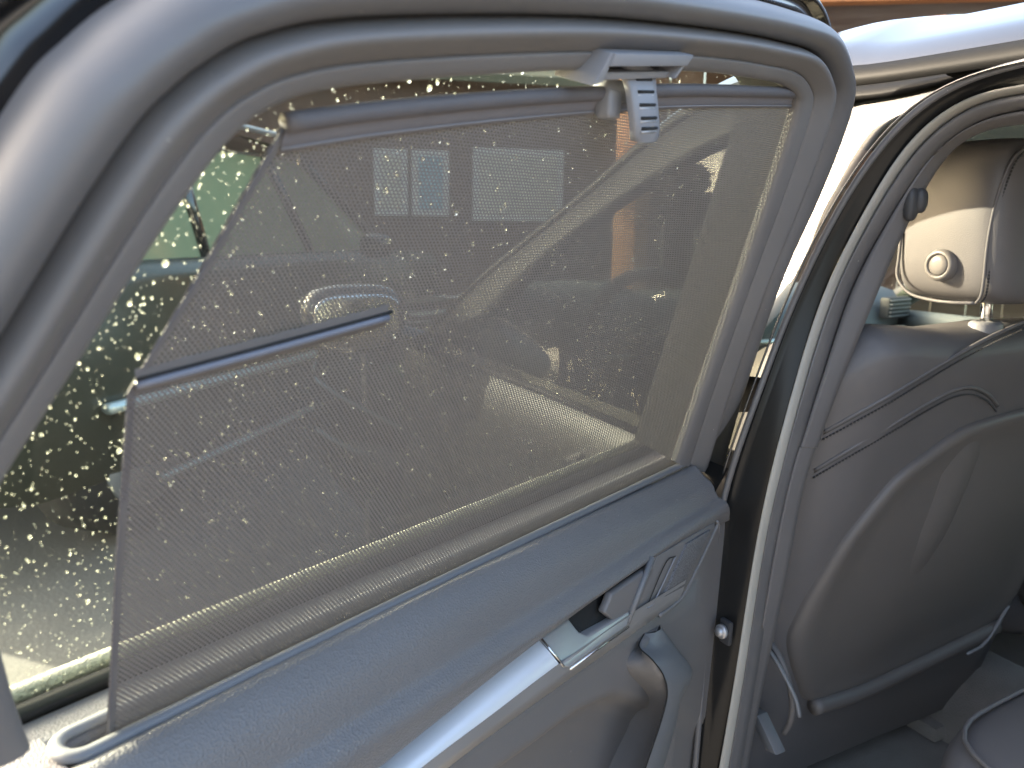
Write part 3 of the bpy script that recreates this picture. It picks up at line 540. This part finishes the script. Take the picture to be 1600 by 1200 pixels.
# hook bracket on the frame
br = [LP(a, v, .030) for a, v in D['bracket']]; nb_ = (LP(0, 0, 1)-LP(0, 0, 0))
BA, BB, BC, BD = D['bracket']
def bp2(u, v):   # u along the bracket 0..1, v down 0..1
    x = (BA[0]*(1-u)+BB[0]*u)*(1-v) + (BD[0]*(1-u)+BC[0]*u)*v; y = (BA[1]*(1-u)+BB[1]*u)*(1-v) + (BD[1]*(1-u)+BC[1]*u)*v
    return x, y
def bquad(us, w): return [LP(*bp2(u, v), w) for u, v in us]
hb = prism('hook_bracket', bquad(((0, 0), (1, 0), (.985, .50), (.03, .50)), .030), -nb_*.026, HOOKPL, door, bevel=.0015)
prism('bracket_lip', bquad(((.05, .80), (.965, .80), (.95, 1.12), (.06, 1.12)), .022), -nb_*.022, HOOKPL, hb, bevel=.0015)
prism('bracket_slot', bquad(((.03, .45), (.985, .45), (.965, .85), (.05, .85)), .012), -nb_*.012, BLACKHOLE, hb)
prism('bracket_cheek', bquad(((-.02, .0), (.04, .0), (.085, 1.1), (.0, 1.25)), .028), -nb_*.034, HOOKPL, hb, bevel=.002)
prism('bracket_cheek', bquad(((.95, .0), (1.0, .0), (.955, 1.05), (.92, 1.05)), .0285), -nb_*.028, HOOKPL, hb, bevel=.0012)

# ledge between blind slot and glass
def dl(a, b, z): return Vector((a, b, z))
a0, a1 = -.735, .028
grid('window_ledge', [[dl(a, .012, -.010), dl(a, .012, .0005), dl(a, .030, .0006), dl(a, .049, .0004), dl(a, .052, -.002)] for a in [a0 + (a1-a0)*i/30 for i in range(31)]], SOFT, door)
grid('ledge_end', [[dl(a, -.030, -.004), dl(a, -.012, .0005), dl(a, .012, .0005), dl(a, .030, .0006), dl(a, .049, .0004), dl(a, .052, -.002)] for a in (-.90, -.84, -.78, -.75, a0)], SOFT, door)
tube('belt_seal', [dl(-.90, .056, .004), dl(-.4, .056, .004), dl(.03, .056, .004)], .006, BLACKHOLE, door, seg=10)
WET = mat('wet_felt', (.45, .45, .36), .35, var=.9, vscale=420, bump=('n', 900, 1., .003))
tube('outer_belt_lip', [dl(-.90, .069, .010), dl(-.4, .069, .010), dl(.03, .069, .010)], .006, WET, door, seg=10)
# slot bezel (rounded at the rear end) and the dark slot under it
st = [dl(.024, -.010, .003), dl(-.3, -.010, .004), dl(-.55, -.010, .004), dl(-.715, -.010, .003)]
arc = [dl(-.722-.0125*math.sin(u), .003-.013*math.cos(u), .003) for u in [math.pi*i/12 for i in range(13)]]
back = [dl(-.715, .016, .003), dl(-.4, .016, .003), dl(.024, .016, .003)]
tube('slot_bezel', cr(st, 30)[:-1]+arc+cr(back, 30)[1:], .0048, BEZEL, door, seg=12, flat=.8)
prism('slot_recess', [dl(-.73, -.011, -.012), dl(.026, -.011, -.012), dl(.026, .013, -.012), dl(-.73, .013, -.012)], Vector((0, 0, -.03)), BLACKHOLE, door)
# upper padded trim
def ext(c, a):     # continue a curve rearwards out of the frame
    c = [Vector(p) for p in c]; c[0:0] = [Vector((a, c[0].y, c[0].z + (c[0].z-c[1].z)*.3))] if c[0].x > a+.02 else []
    return cr(c, 60)
P0c, P1c, P2c, P3c = [ext(c[:-1]+[tuple(Vector(c[-1])-Vector((.006, 0, 0)))], -.90) for c in D['pad']]
Bv = Vector((0, 1, 0)); Zv = Vector((0, 0, 1))
prow = [shift(P0c, 0, .012, -.02), shift(P0c, 0, .004, -.004), P0c, lerpc(P0c, P1c, .45, Vector((0, -.001, .0035))), P1c, lerpc(P1c, P2c, .2, Vector((0, -.0045, -.001))), lerpc(P1c, P2c, .45, Vector((0, -.003, -.004))), lerpc(P1c, P2c, .7, Vector((0, .001, -.003))), lerpc(P1c, P2c, .88, Vector((0, -.001, .000))), shift(P2c, 0, -.002, .0), lerpc(P2c, P3c, .3, Vector((0, -.004, .0))), lerpc(P2c, P3c, .7, Vector((0, -.003, .0))), P3c, shift(P3c, 0, .02, .002)]
prow2 = []
for k in range(len(prow[0])): prow2.append([(p.x, p.y, p.z) for p in crk([r[k] for r in prow], 3)])
pad = grid('upper_pad', prow2, SOFT, door)
# end cap of the pad towards the hinge
capv = [Vector(p) for p in prow2[-1]]
def ring_end(da, k): return [Vector((p.x+da, p.y + (-.020-p.y)*k, p.z + (-.035-p.z)*k*.5)) for p in capv]
grid('pad_end', [capv, ring_end(.0035, .04), ring_end(.0065, .13), ring_end(.0085, .30), ring_end(.0095, .6), [Vector((p.x, .04, p.z)) for p in ring_end(.0095, .8)]], SOFT, door)
# lower carrier panel
PR = D['panel_right']; RE = D['recess_edge']
rowsP = []
Aset = [-.90 + .04*i for i in range(24)]
def edge_a(z):
    for (a_, _, z_), (b_, _, y_) in zip(PR, PR[1:]):
        if y_ <= z <= z_: return a_ + (b_-a_)*(z-z_)/(y_-z_)
    return PR[-1][0]
def zrec(a):
    q = RE
    if a <= q[0][0]: return q[0][2] + (a-q[0][0])*-.1
    for p, r_ in zip(q, q[1:]):
        if p[0] <= a <= r_[0]: return p[2] + (r_[2]-p[2])*(a-p[0])/(r_[0]-p[0])
    return q[-1][2]
def ZL(k, zt, zr): return (zt, -.075, -.095, -.115, -.1255, -.1262)[k] if k < 6 else -.1262 + (zr+.1262)*(k-5)/4
cols = []
for i in range(70):
    t = i/69; a_ = -.90 + .95*t
    zt = -.052 - .0*a_; zr = zrec(min(a_, .0426)); col_ = []
    def AA(z): return min(a_, .0) if a_ <= 0 else edge_a(z)*(a_/.05)
    for k in range(10):
        z = ZL(k, zt, zr); rc_ = (.018 if k <= 4 else 0)*max(0, min(1, (-.05-a_)/.05)); col_.append(Vector((AA(z), -.0535 + rc_, z)))
    for dz, b_ in ((-.006, -.0525), (-.012, -.049), (-.018, -.042), (-.024, -.034), (-.032, -.027), (-.045, -.022), (-.10, -.018), (-.30, -.018), (-.5, -.03)):
        z = zr + dz; b_ = -.0525 + (b_+.0525)*max(.22, min(1, (-.06-a_)/.06)); col_.append(Vector((AA(z) - (.006 if a_ > 0 else 0)*(-dz > .02), b_, z)))
    cols.append(col_)
grid('lower_panel', cols, PLASTIC, door)
grid('panel_edge', [[c for c in cols[-1][:10]], [c + Vector((.003, .006, 0)) for c in cols[-1][:10]], [c + Vector((.0, .05, 0)) for c in cols[-1][:10]]], PLASTIC, door)
# silver inlay: two facets, the upper coloured pale as if reflecting sky
IT, IM, IL = [ [Vector(p) for p in D[k]] for k in ('inlay_top', 'inlay_mid', 'inlay_low')]
IT, IM, IL = [[c[0]+(c[0]-c[1]).normalized()*.22]+c for c in (IT, IM, IL)]
m1 = [p for p in cr(IM, 80) if p.x < -.347]; t1 = cr(IT[:-1], len(m1))
inl = grid('silver_inlay', [shift(t1, 0, .008), t1, lerpc(t1, m1, .5, Vector((0, -.0012, 0))), m1, shift(m1, 0, .0002, -.0006)], SILVER, door)
m2, l2 = cr(IM, 80), cr(IL, 80)
grid('inlay_lower_facet', [shift(m2, 0, .0, -.0008), lerpc(m2, l2, .5, Vector((0, -.0006, 0))), l2, shift(l2, 0, .01, -.001)], SATIN, inl)
# door release
def vec(k): return [Vector(p) for p in D[k]]
back_ = Vector((0, 1, 0))
es = prism('release_plate', vec('escut'), back_*.010, SATIN, door, bevel=.0022, segs=3)
pk = vec('pocket')
prism('release_pocket', [p + Vector((0, .004, 0)) for p in pk], back_*.001, BLACKHOLE, es)
bmp = [pk, [p.lerp(sum(pk, Vector())/6, .18)+back_*.012 for p in pk]]
grid('pocket_wall', [bmp[0]+bmp[0][:1], bmp[1]+bmp[1][:1]], DARKPL, es)
prism('release_lever', [p + Vector((0, -.0065, 0)) for p in vec('lever')], back_*.009, PLASTIC, es, bevel=.003, segs=3)
ck = vec('cheek'); tube('release_cheek', [ck[0]+Vector((0, .003, 0)), ck[1]+Vector((0, .003, 0))], .0032, BEZEL, es, seg=12)
tube('plate_edge', [Vector(D['escut'][i])+Vector((0, -.001, 0)) for i in (0, 7)], .0013, CHROME, es, seg=8)
tube('plate_lower_edge', [Vector(D['escut'][i])+Vector((0, -.001, -.0005)) for i in (6, 5)], .0012, CHROME, es, seg=8)
sp = prism('tweeter_plate', vec('spkplate'), back_*.028, PLASTIC, door, bevel=.0015)
GR = bpy.data.materials.new('speaker_mesh'); GR.use_nodes = True
nt = GR.node_tree; b_ = nt.nodes['Principled BSDF']; tc = nt.nodes.new('ShaderNodeTexCoord'); vo = nt.nodes.new('ShaderNodeTexVoronoi'); vo.inputs['Scale'].default_value = 850
rp = nt.nodes.new('ShaderNodeValToRGB'); rp.color_ramp.elements[0].position = .25; rp.color_ramp.elements[0].color = (.015, .015, .016, 1); rp.color_ramp.elements[1].position = .5; rp.color_ramp.elements[1].color = (.17, .17, .18, 1)
nt.links.new(tc.outputs['Object'], vo.inputs['Vector']); nt.links.new(vo.outputs[0], rp.inputs[0]); nt.links.new(rp.outputs[0], b_.inputs['Base Color']); b_.inputs['Roughness'].default_value = .5
prism('tweeter_grille', vec('grille'), back_*.004, GR, sp, bevel=.0008)
ss = vec('spkslot'); tube('plate_groove', cr([ss[3], ss[0], ss[1]], 16), .0006, BLACKHOLE, sp, seg=6); tube('plate_groove', cr([ss[1], ss[2], ss[3]], 16), .0009, HOOKPL, sp, seg=6)
tube('tweeter_rim', cr(D['spkrim'], 24), .0022, PLASTIC, sp, seg=10)
# pull handle
pl_, psm, pr_ = [cr([st_]+D[k], 44) for k, st_ in (('pullL', (-.176, -.053, -.147)), ('pullS', (-.172, -.053, -.143)), ('pullR', (-.136, -.053, -.147)))]
ph = grid('pull_handle', [shift(pl_, .004, .03), pl_, lerpc(pl_, psm, .3, Vector((0, -.008, 0))), lerpc(pl_, psm, .6, Vector((0, -.009, 0))), lerpc(pl_, psm, .9, Vector((0, -.003, 0))), shift(psm, 0, .001)], PLASTIC, door)
grid('handle_cover', [shift(psm, .0012, .001), lerpc(psm, pr_, .08, Vector((0, -.002, 0))), lerpc(psm, pr_, .35, Vector((0, -.007, .0))), lerpc(psm, pr_, .7, Vector((0, -.007, 0))), lerpc(psm, pr_, .93, Vector((0, -.002, 0))), pr_, shift(pr_, 0, .02)], mat('handle_plastic', (.165, .172, .184), .42, bump=('n', 1200, .15, .0004), var=.08), ph)
tp = [pl_[0], lerpc(pl_, psm, .6, Vector((0, -.009, 0)))[0], psm[0], lerpc(psm, pr_, .5, Vector((0, -.006, 0)))[0], pr_[0]]
grid('handle_top', [tp, [p + Vector((0, .035, -.002)) for p in tp]], PLASTIC, ph)
tube('handle_seam', [p + Vector((0, -.0004, 0)) for p in psm], .0008, BLACKHOLE, ph, seg=6)
# metal skin behind the trim, hinge
prism('door_skin', [dl(-.98, .075, .0), dl(.06, .075, .0), dl(.09, .075, -.15), dl(.10, .075, -.62), dl(-.70, .075, -.62), dl(-.95, .075, -.3)], Vector((0, .025, 0)), GLOSSBLACK, door, bevel=.01)
prism('door_inner_metal', [dl(-.90, -.005, -.06), dl(.035, .0, -.06), dl(.035, .0, -.62), dl(-.70, .0, -.62)], Vector((0, .075, 0)), GLOSSBLACK, door, bevel=.004)

prism('gap_sun_block', [dl(.034, .0, -.62), dl(.055, .005, -.62), dl(.062, .06, -.62), dl(.036, .06, -.62)], Vector((0, 0, .57)), mat('sun_block_rubber', (.03, .03, .03), .6), door, bevel=.004)  # strip added to stop sun leaking through the hinge gap
# ============================================================ WINDOW BLIND
blind = thing('window_blind', 'dark grey mesh window blind pulled up over the rear door window', 'window blind', DOOR_ORIGIN, DOOR_TURN)
NU, NV = 60, 40
lft = cr([(a, v, 0) for a, v in D['shade_left']], 22)[:-1] + cr([(a, v, 0) for a, v in D['shade_left2']], 20)
rgt = cr([(a, v, 0) for a, v in D['shade_right']], 41); bot = cr([(a, v, 0) for a, v in D['shade_bottom']], NU+1); top = cr([(a, v, 0) for a, v in D['shade_top']], NU+1)
nR = len(lft); rgt = cr([(a, v, 0) for a, v in D['shade_right']], nR)
V, Fc, UVs = [], [], []
random.seed(3)
for j in range(nR):
    t = j/(nR-1)
    for i in range(NU+1):
        s = i/NU
        p = lft[j]*(1-s)+rgt[j]*s + bot[i]*(1-t)+top[i]*t - ((lft[0]*(1-s)+rgt[0]*s)*(1-t) + (lft[-1]*(1-s)+rgt[-1]*s)*t)
        w = .0016*math.sin(p.x*17+p.y*9)*math.sin(math.pi*t) + .0008*math.sin(p.x*41-p.y*33)*math.sin(math.pi*t)
        V.append(LP(p.x, p.y, w)); UVs.append((p.x+1, p.y+1))
for j in range(nR-1):
    for i in range(NU): Fc.append((j*(NU+1)+i, j*(NU+1)+i+1, (j+1)*(NU+1)+i+1, (j+1)*(NU+1)+i))
me = bpy.data.meshes.new('mesh_panel'); me.from_pydata([tuple(v) for v in V], [], Fc); uvl = me.uv_layers.new(name='UVMap')
for l in me.loops: uvl.data[l.index].uv = UVs[l.vertex_index]
me.materials.append(FABRIC); me.polygons.foreach_set('use_smooth', [True]*len(me.polygons)); link('mesh_panel', me, blind)
rod = cr([(a, v, 0) for a, v in D['rod']], 70)
tube('top_rod', [LP(p.x, p.y, .003) for p in rod], .0050, HEM, blind, seg=14)
grid('top_hem', [[LP(p.x, p.y-.003, .0045) for p in rod], [LP(p.x, p.y-.008, .0025) for p in rod], [LP(p.x, p.y-.0145, .0020) for p in rod], [LP(p.x, p.y-.0150, .0006) for p in rod]], mat('hem_band', (.165, .160, .175), .6, bump=('n', 1800, .5, .0006), var=.12, vscale=80), blind)
tube('hem_stitch', [LP(p.x, p.y-.0125, .0024) for p in rod], .0005, HOOKPL, blind, seg=6)
edge = lft
tube('side_hem', [LP(p.x+.0016, p.y, .0006) for p in edge], .0009, HEM, blind, seg=8)
grid('side_fold', [[LP(p.x+.0015, p.y, .0014) for p in edge], [LP(p.x+.0045, p.y, .0012) for p in edge]], mat('fold_fabric', (.135, .125, .122), .62, bump=('n', 2000, .6, .0006), var=.12, vscale=90), blind)
tube('front_edge', [LP(p.x, p.y, .0006) for p in rgt], .0010, BLACKHOLE, blind, seg=6)
sf = [Vector((a, v, 0)) for a, v in D['stiff']]; sfc = cr(sf, 20)
grid('stiffener_pocket', [[LP(p.x, p.y+.0075, .0008) for p in sfc], [LP(p.x, p.y+.004, .0022) for p in sfc], [LP(p.x, p.y-.0035, .0022) for p in sfc], [LP(p.x, p.y-.0065, .0008) for p in sfc]], MATS['fold_fabric'], blind)
tube('stiffener', [LP(p.x, p.y, .0032) for p in sfc], [.0021]*20, mat('stiffener_plastic', (.17, .18, .22), .28), blind, seg=10)
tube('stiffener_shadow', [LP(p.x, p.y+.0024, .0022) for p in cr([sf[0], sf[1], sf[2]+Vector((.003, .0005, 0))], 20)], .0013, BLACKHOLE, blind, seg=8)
# pull tab with five ribs, clipped over the rod
tabc = [(-.3735, .4200, .017), (-.3750, .4110, .0235), (-.3738, .3995, .0290), (-.3707, .3880, .0325), (-.3660, .3785, .0325)]
tc_ = cr(tabc, 28); rowsT = []
for k, p in enumerate(tc_):
    t = k/27; hw = .0168 + .003*max(0, .25-t)/.25 - .0015*t; r_ = []
    if t > .9: hw *= math.sqrt(max(.05, 1-((t-.9)/.1)**2*.35))
    for u, dw in ((-1, -.0055), (-1, -.0015), (-.93, .0), (-.5, .0008), (0, .001), (.5, .0008), (.93, 0), (1, -.0015), (1, -.0055)): r_.append(LP(p.x+u*hw, p.y+u*hw*.12, p.z+dw))
    rowsT.append(r_ + [LP(p.x-hw, p.y-hw*.12, p.z-.0055)])
tab = grid('pull_tab', rowsT, HOOKPL, blind); 
mesh('tab_end', [*rowsT[-1][:-1]], [tuple(range(9))], HOOKPL, tab, smooth=False)
for f in (.10, .285, .46, .635, .81):
    p = tc_[int(f*27)]; q = tc_[int(f*27)+1]
    sl = tube('tab_slot', [LP(p.x-.0095, p.y-.0011, p.z+.0010), LP(p.x+.0095, p.y+.0011, p.z+.0010)], .0011, BLACKHOLE, tab, seg=8)
    tube('slot_lip', [LP(p.x-.0095, p.y-.0034, p.z+.0012), LP(p.x+.0095, p.y-.0012, p.z+.0012)], .0008, SATIN, tab, seg=8)
rounded('tab_foot', LP(-.372, .4215, .010), (.021, .008, .004), HOOKPL, tab, p=3, n=(20, 12))
tube('rod_clip', [LP(-.396, .4025, .003), LP(-.352, .4085, .003)], .0078, HOOKPL, blind, seg=14)
rounded('clip_lobe', LP(-.3890, .3965, .007), (.0085, .007, .0105), HOOKPL, blind, p=4.5, n=(20, 12))

# ============================================================ RAIN ON THE GLASS
random.seed(11)
V, Fc = [], []
def inside(x, y, poly):
    c = False; n = len(poly)
    for i in range(n):
        x1, y1 = poly[i]; x2, y2 = poly[i-1]
        if (y1 > y) != (y2 > y) and x < (x2-x1)*(y-y1)/(y2-y1)+x1: c = not c
    return c
def drop(a, v, r, seg, rings):
    b = len(V); hgt = r*random.uniform(.40, .60); sy = random.uniform(1.0, 1.35); sx_ = random.uniform(.85, 1.1); w0 = W_GLASS-.0006
    ph_ = random.uniform(0, 6)
    V.append(LP(a, v, w0))
    for k in range(rings):
        t = k/rings; rr = math.cos(t*math.pi/2); h = math.sin(t*math.pi/2)
        for i in range(seg):
            u = 2*math.pi*i/seg; wob = 1+.10*math.sin(2*u+ph_)+.05*math.sin(3*u+ph_*2)
            V.append(LP(a+r*rr*sx_*wob*math.cos(u), v+r*rr*sy*wob*math.sin(u) - h*r*.15, w0-h*hgt))
    V.append(LP(a, v-r*.15, w0-hgt)); tip = len(V)-1
    for i in range(seg): Fc.append((b, b+1+(i+1) % seg, b+1+i))
    for k in range(rings-1):
        for i in range(seg): Fc.append((b+1+k*seg+i, b+1+k*seg+(i+1) % seg, b+1+(k+1)*seg+(i+1) % seg, b+1+(k+1)*seg+i))
    for i in range(seg): Fc.append((b+1+(rings-1)*seg+i, b+1+(rings-1)*seg+(i+1) % seg, tip))
cnt = 0; big = []
while cnt < 8300:
    a, v = random.uniform(-.83, .0), random.uniform(-.0, .48)
    if cnt >= 7500: a = random.uniform(-.83, -.60)
    if not inside(a, v, gl_poly): continue
    if cnt < 150: r = random.uniform(.0011, .0019)
    elif cnt < 1100: r = random.uniform(.0005, .0010)
    elif cnt < 7500: r = random.uniform(.00018, .0005)
    else: r = random.choice((random.uniform(.0002, .0006), random.uniform(.0002, .0006), random.uniform(.0004, .0009)))
    if cnt < 1100:
        if any((a-x)**2+(v-y)**2 < (r+q)**2*1.5 for x, y, q in big): continue
        big.append((a, v, r))
    drop(a, v, r, 14 if cnt < 150 else (9 if cnt < 1100 else 6), 4 if cnt < 150 else (3 if cnt < 1100 else 2)); cnt += 1
rain = mesh('raindrops', V, Fc, DROP, None, kind='stuff', label='clear raindrops beaded on the outside of the window', cat='raindrops')
rain.location = DOOR_ORIGIN; rain.rotation_euler = (0, 0, DOOR_TURN)
# ============================================================ BEYOND THE CAR
# neighbouring car: its flank runs along local x, local +y is away from the doorway
nbr = thing('parked_car', 'dark tall parked car with windows coloured as reflected greenery beyond the wet window', 'car', (-.436, 2.66, 0), math.atan2(.737, .675))
def fl(pts): return [Vector((t, 0, z)) for t, z in pts]
rowsN = []
for t, zb, zt, d0 in ((-.86, .5, .85, .28), (-.80, .34, 1.0, .10), (-.6, .30, 1.09, .03), (0, .28, 1.10, .0), (1.2, .28, 1.08, .0), (2.4, .28, 1.05, .0), (3.3, .30, .98, .05), (3.75, .4, .85, .3)):
    rowsN.append([Vector((t, d0+.06, zb)), Vector((t, d0+.0, zb+.10)), Vector((t, d0-.03, zb+(zt-zb)*.45)), Vector((t, d0+.0, zt-.08)), Vector((t, d0+.05, zt)), Vector((t, .9, zt+.01)), Vector((t, 1.75-d0, zt)), Vector((t, 1.8-d0, zb))])
grid('body', rowsN, NPAINT, nbr)
prism('cabin_glass', [Vector((-.60, .10, 1.09)), Vector((2.35, .10, 1.06)), Vector((1.45, .22, 1.56)), Vector((-.35, .22, 1.58))], Vector((0, 1.5, 0)), NGLASS, nbr)
grid('roof', [[Vector((t, y_, z + (.05 if .3 < y_ < 1.5 else 0))) for y_ in (.14, .22, .5, .9, 1.3, 1.6, 1.68)] for t, z in ((-.55, 1.52), (-.42, 1.61), (0, 1.64), (.8, 1.645), (1.3, 1.61), (1.55, 1.56))], GLOSSBLACK, nbr)
tube('roof_bar', [(-.35, .16, 1.67), (.3, .16, 1.71), (1.15, .16, 1.68)], .014, SATIN, nbr)
for t0, t1 in ((-.58, -.36), (.42, .40), (1.35, 1.12), (2.3, 1.5)): tube('window_post', [(t0, .10, 1.08), (t1, .21, 1.57)], .03, GLOSSBLACK, nbr)
tube('side_moulding', [(-.40, -.045, .60), (.8, -.05, .56), (2.2, -.04, .53)], .030, MINT, nbr, flat=.7)
tube('sill_moulding', [(-.10, .0, .245), (1.45, .0, .250)], .026, MINT, nbr, flat=.6)
rounded('door_mirror', (1.75, -.12, 1.10), (.06, .10, .07), GLOSSBLACK, nbr, p=3, n=(20, 12))
for t in (-.10, 2.75):
    w = tube('wheel', [(t, .08, .34), (t, .32, .34)], .33, TYRE, nbr, seg=32); tube('rim', [(t, .06, .34), (t, .10, .34)], .21, SATIN, w, seg=20)
# carport: posts, beam, boarded wall
def post(x, y, h, label):
    o = thing('carport_post', label, 'post', (x, y, 0), .4, 'carport posts')
    box('shaft', (0, 0, h/2), (.16, .16, h), TIMBER, o, bevel=.008); box('post_shoe', (0, 0, .06), (.19, .19, .12), SATIN, o, bevel=.004)
post(2.30, 3.35, 2.38, 'orange timber carport post seen through the mesh blind')
bm_ = thing('carport_beam', 'orange timber beam above the brown boarded wall', 'beam', (0, 0, 0))
prism('fascia', [Vector((2.2, 3.42, 2.49)), Vector((6.2, .4, 2.49)), Vector((6.2, .4, 2.75)), Vector((2.2, 3.42, 2.75))], Vector((.06, .08, 0)), TIMBER, bm_, bevel=.006)
prism('roof_deck', [Vector((2.2, 3.5, 2.78)), Vector((6.2, .45, 2.78)), Vector((8.6, 3.6, 2.95)), Vector((4.6, 6.65, 2.95))], Vector((0, 0, .05)), BROWNW, bm_)
wl = thing('boarded_wall', 'brown boarded wall under the carport beam', 'wall', (0, 0, 0))
d0, d1 = Vector((3.3, 5.2, 0)), Vector((8.2, 1.5, 0)); nbd = 22
for i in range(nbd):
    p, q = d0.lerp(d1, i/nbd), d0.lerp(d1, (i+.96)/nbd); dn = Vector((.6, .8, 0))*.02
    off = dn*random.uniform(-.3, .3)
    prism('board', [p+off, q+off, q+off+Vector((0, 0, 2.72)), p+off+Vector((0, 0, 2.72))], dn, BROWNW, wl)
# house wall with windows, far ahead
hs = thing('house', 'brown house wall with pale windows far ahead', 'house', (0, 0, 0))
prism('wall', [Vector((-1.0, 10.0, 0)), Vector((6.0, 8.2, 0)), Vector((6.0, 8.2, 2.9)), Vector((-1.0, 10.0, 2.9))], Vector((.1, .4, 0)), BROWNW, hs)
prism('roof', [Vector((-1.2, 9.7, 2.85)), Vector((6.2, 7.9, 2.85)), Vector((7, 11.2, 4.6)), Vector((-.4, 13, 4.6))], Vector((0, 0, .1)), mat('roof_tiles', (.085, .080, .045), .8, var=.3, vscale=8), hs)
hd = Vector((7.0, -1.8, 0)).normalized()
def hwin(x0, x1, z0, z1, m):
    p = Vector((-1.0, 10.0, 0)); P_ = lambda x, z: p + hd*((x+1.0)/hd.x) + Vector((-.02, -.06, z))
    w = prism('window', [P_(x0, z0), P_(x1, z0), P_(x1, z1), P_(x0, z1)], Vector((.01, .04, 0)), PANEW, hs)
    prism('pane', [P_(x0+.08, z0+.08)-Vector((0, .01, 0)), P_(x1-.08, z0+.08)-Vector((0, .01, 0)), P_(x1-.08, z1-.08)-Vector((0, .01, 0)), P_(x0+.08, z1-.08)-Vector((0, .01, 0))], Vector((.003, .01, 0)), m, w)
BLUEP = mat('pale_blue_pane', (.30, .52, .62), .7); CREAMP = mat('cream_pane', (.70, .66, .55), .7, var=.1)  # flat pale blue and cream for the window panes
hwin(2.55, 2.95, 1.25, 2.05, CREAMP); hwin(3.0, 3.45, 1.25, 2.05, BLUEP); hwin(3.75, 4.9, 1.2, 2.1, CREAMP)
# hedge and trees: leaf faces over a loose mass
def foliage(name, centres, n, size, m, parent=None, **kw):
    V, Fc = [], []
    for _ in range(n):
        c, h = random.choice(centres)
        while True:
            q = Vector((random.uniform(-1, 1), random.uniform(-1, 1), random.uniform(-1, 1)))
            if q.length < 1: break
        q = q.normalized()*(q.length**.45); p = Vector(c) + Vector((q.x*h[0], q.y*h[1], q.z*h[2]))
        u = Vector((random.gauss(0, 1), random.gauss(0, 1), random.gauss(0, 1))).normalized(); v = u.cross(Vector((random.gauss(0, 1), random.gauss(0, 1), random.gauss(0, 1)))).normalized()
        s = size*random.uniform(.5, 1.3); b = len(V)
        V += [p-u*s*.9, p+v*s*.45, p+u*s*.9, p-v*s*.45]; Fc.append((b, b+1, b+2, b+3))
    return mesh(name, V, Fc, m, parent, smooth=False, **kw)
random.seed(5)
hc = []
for i in range(40):
    t = i/39; hc.append(((-9+8.5*t+random.uniform(-.2, .2), 7.0+3.2*t+random.uniform(-.3, .3), random.uniform(.4, 1.7)), (.7, .6, random.uniform(.6, .9))))
foliage('hedge', hc, 26000, .085, LEAF, kind='stuff', label='dense green hedge behind the parked car', cat='hedge')
def tree(x, y, h, r, label, seed, nl=5200, ls=.11):
    random.seed(seed); t = thing('garden_tree', label, 'tree', (x, y, 0), 0, 'garden trees')
    tube('trunk', [(0, 0, 0), (.08, .05, h*.35), (.0, .1, h*.62), (.05, .05, h*.9)], [.16, .12, .08, .03], BARK, t, seg=10)
    cs = []
    for i in range(16):
        a = random.uniform(0, 6.28); d = random.uniform(.2, 1)*r; z = h*random.uniform(.45, .98)
        cs.append(((d*math.cos(a), d*math.sin(a), z), (r*.42, r*.42, r*.34)))
        tube('limb', [(.03, .06, h*.45), (d*.5*math.cos(a), d*.5*math.sin(a), z-.3), (d*math.cos(a), d*math.sin(a), z)], [.05, .03, .01], BARK, t, seg=6)
    foliage('crown', cs, nl, ls, LEAF, t)
tree(-5.9, 10.5, 6.8, 1.35, 'unseen tall tree added to darken the front glass reflection', 9, 18000, .17); tree(-7.35, 10.0, 6.4, .85, 'unseen narrow tree added to widen that dark reflection', 12, 9000, .15); tree(-10.5, 10.5, 4.4, 1.6, 'round green tree left of the hedge', 1); tree(-7.2, 11.0, 3.9, 1.5, 'lower green tree behind the hedge', 2); tree(2.2, 13.5, 6.0, 2.2, 'tall green tree behind the house wall', 4); tree(-2.6, 11.6, 4.6, 1.8, 'green tree between hedge and house', 6)  # first two trees are unseen, added to darken the front glass reflection
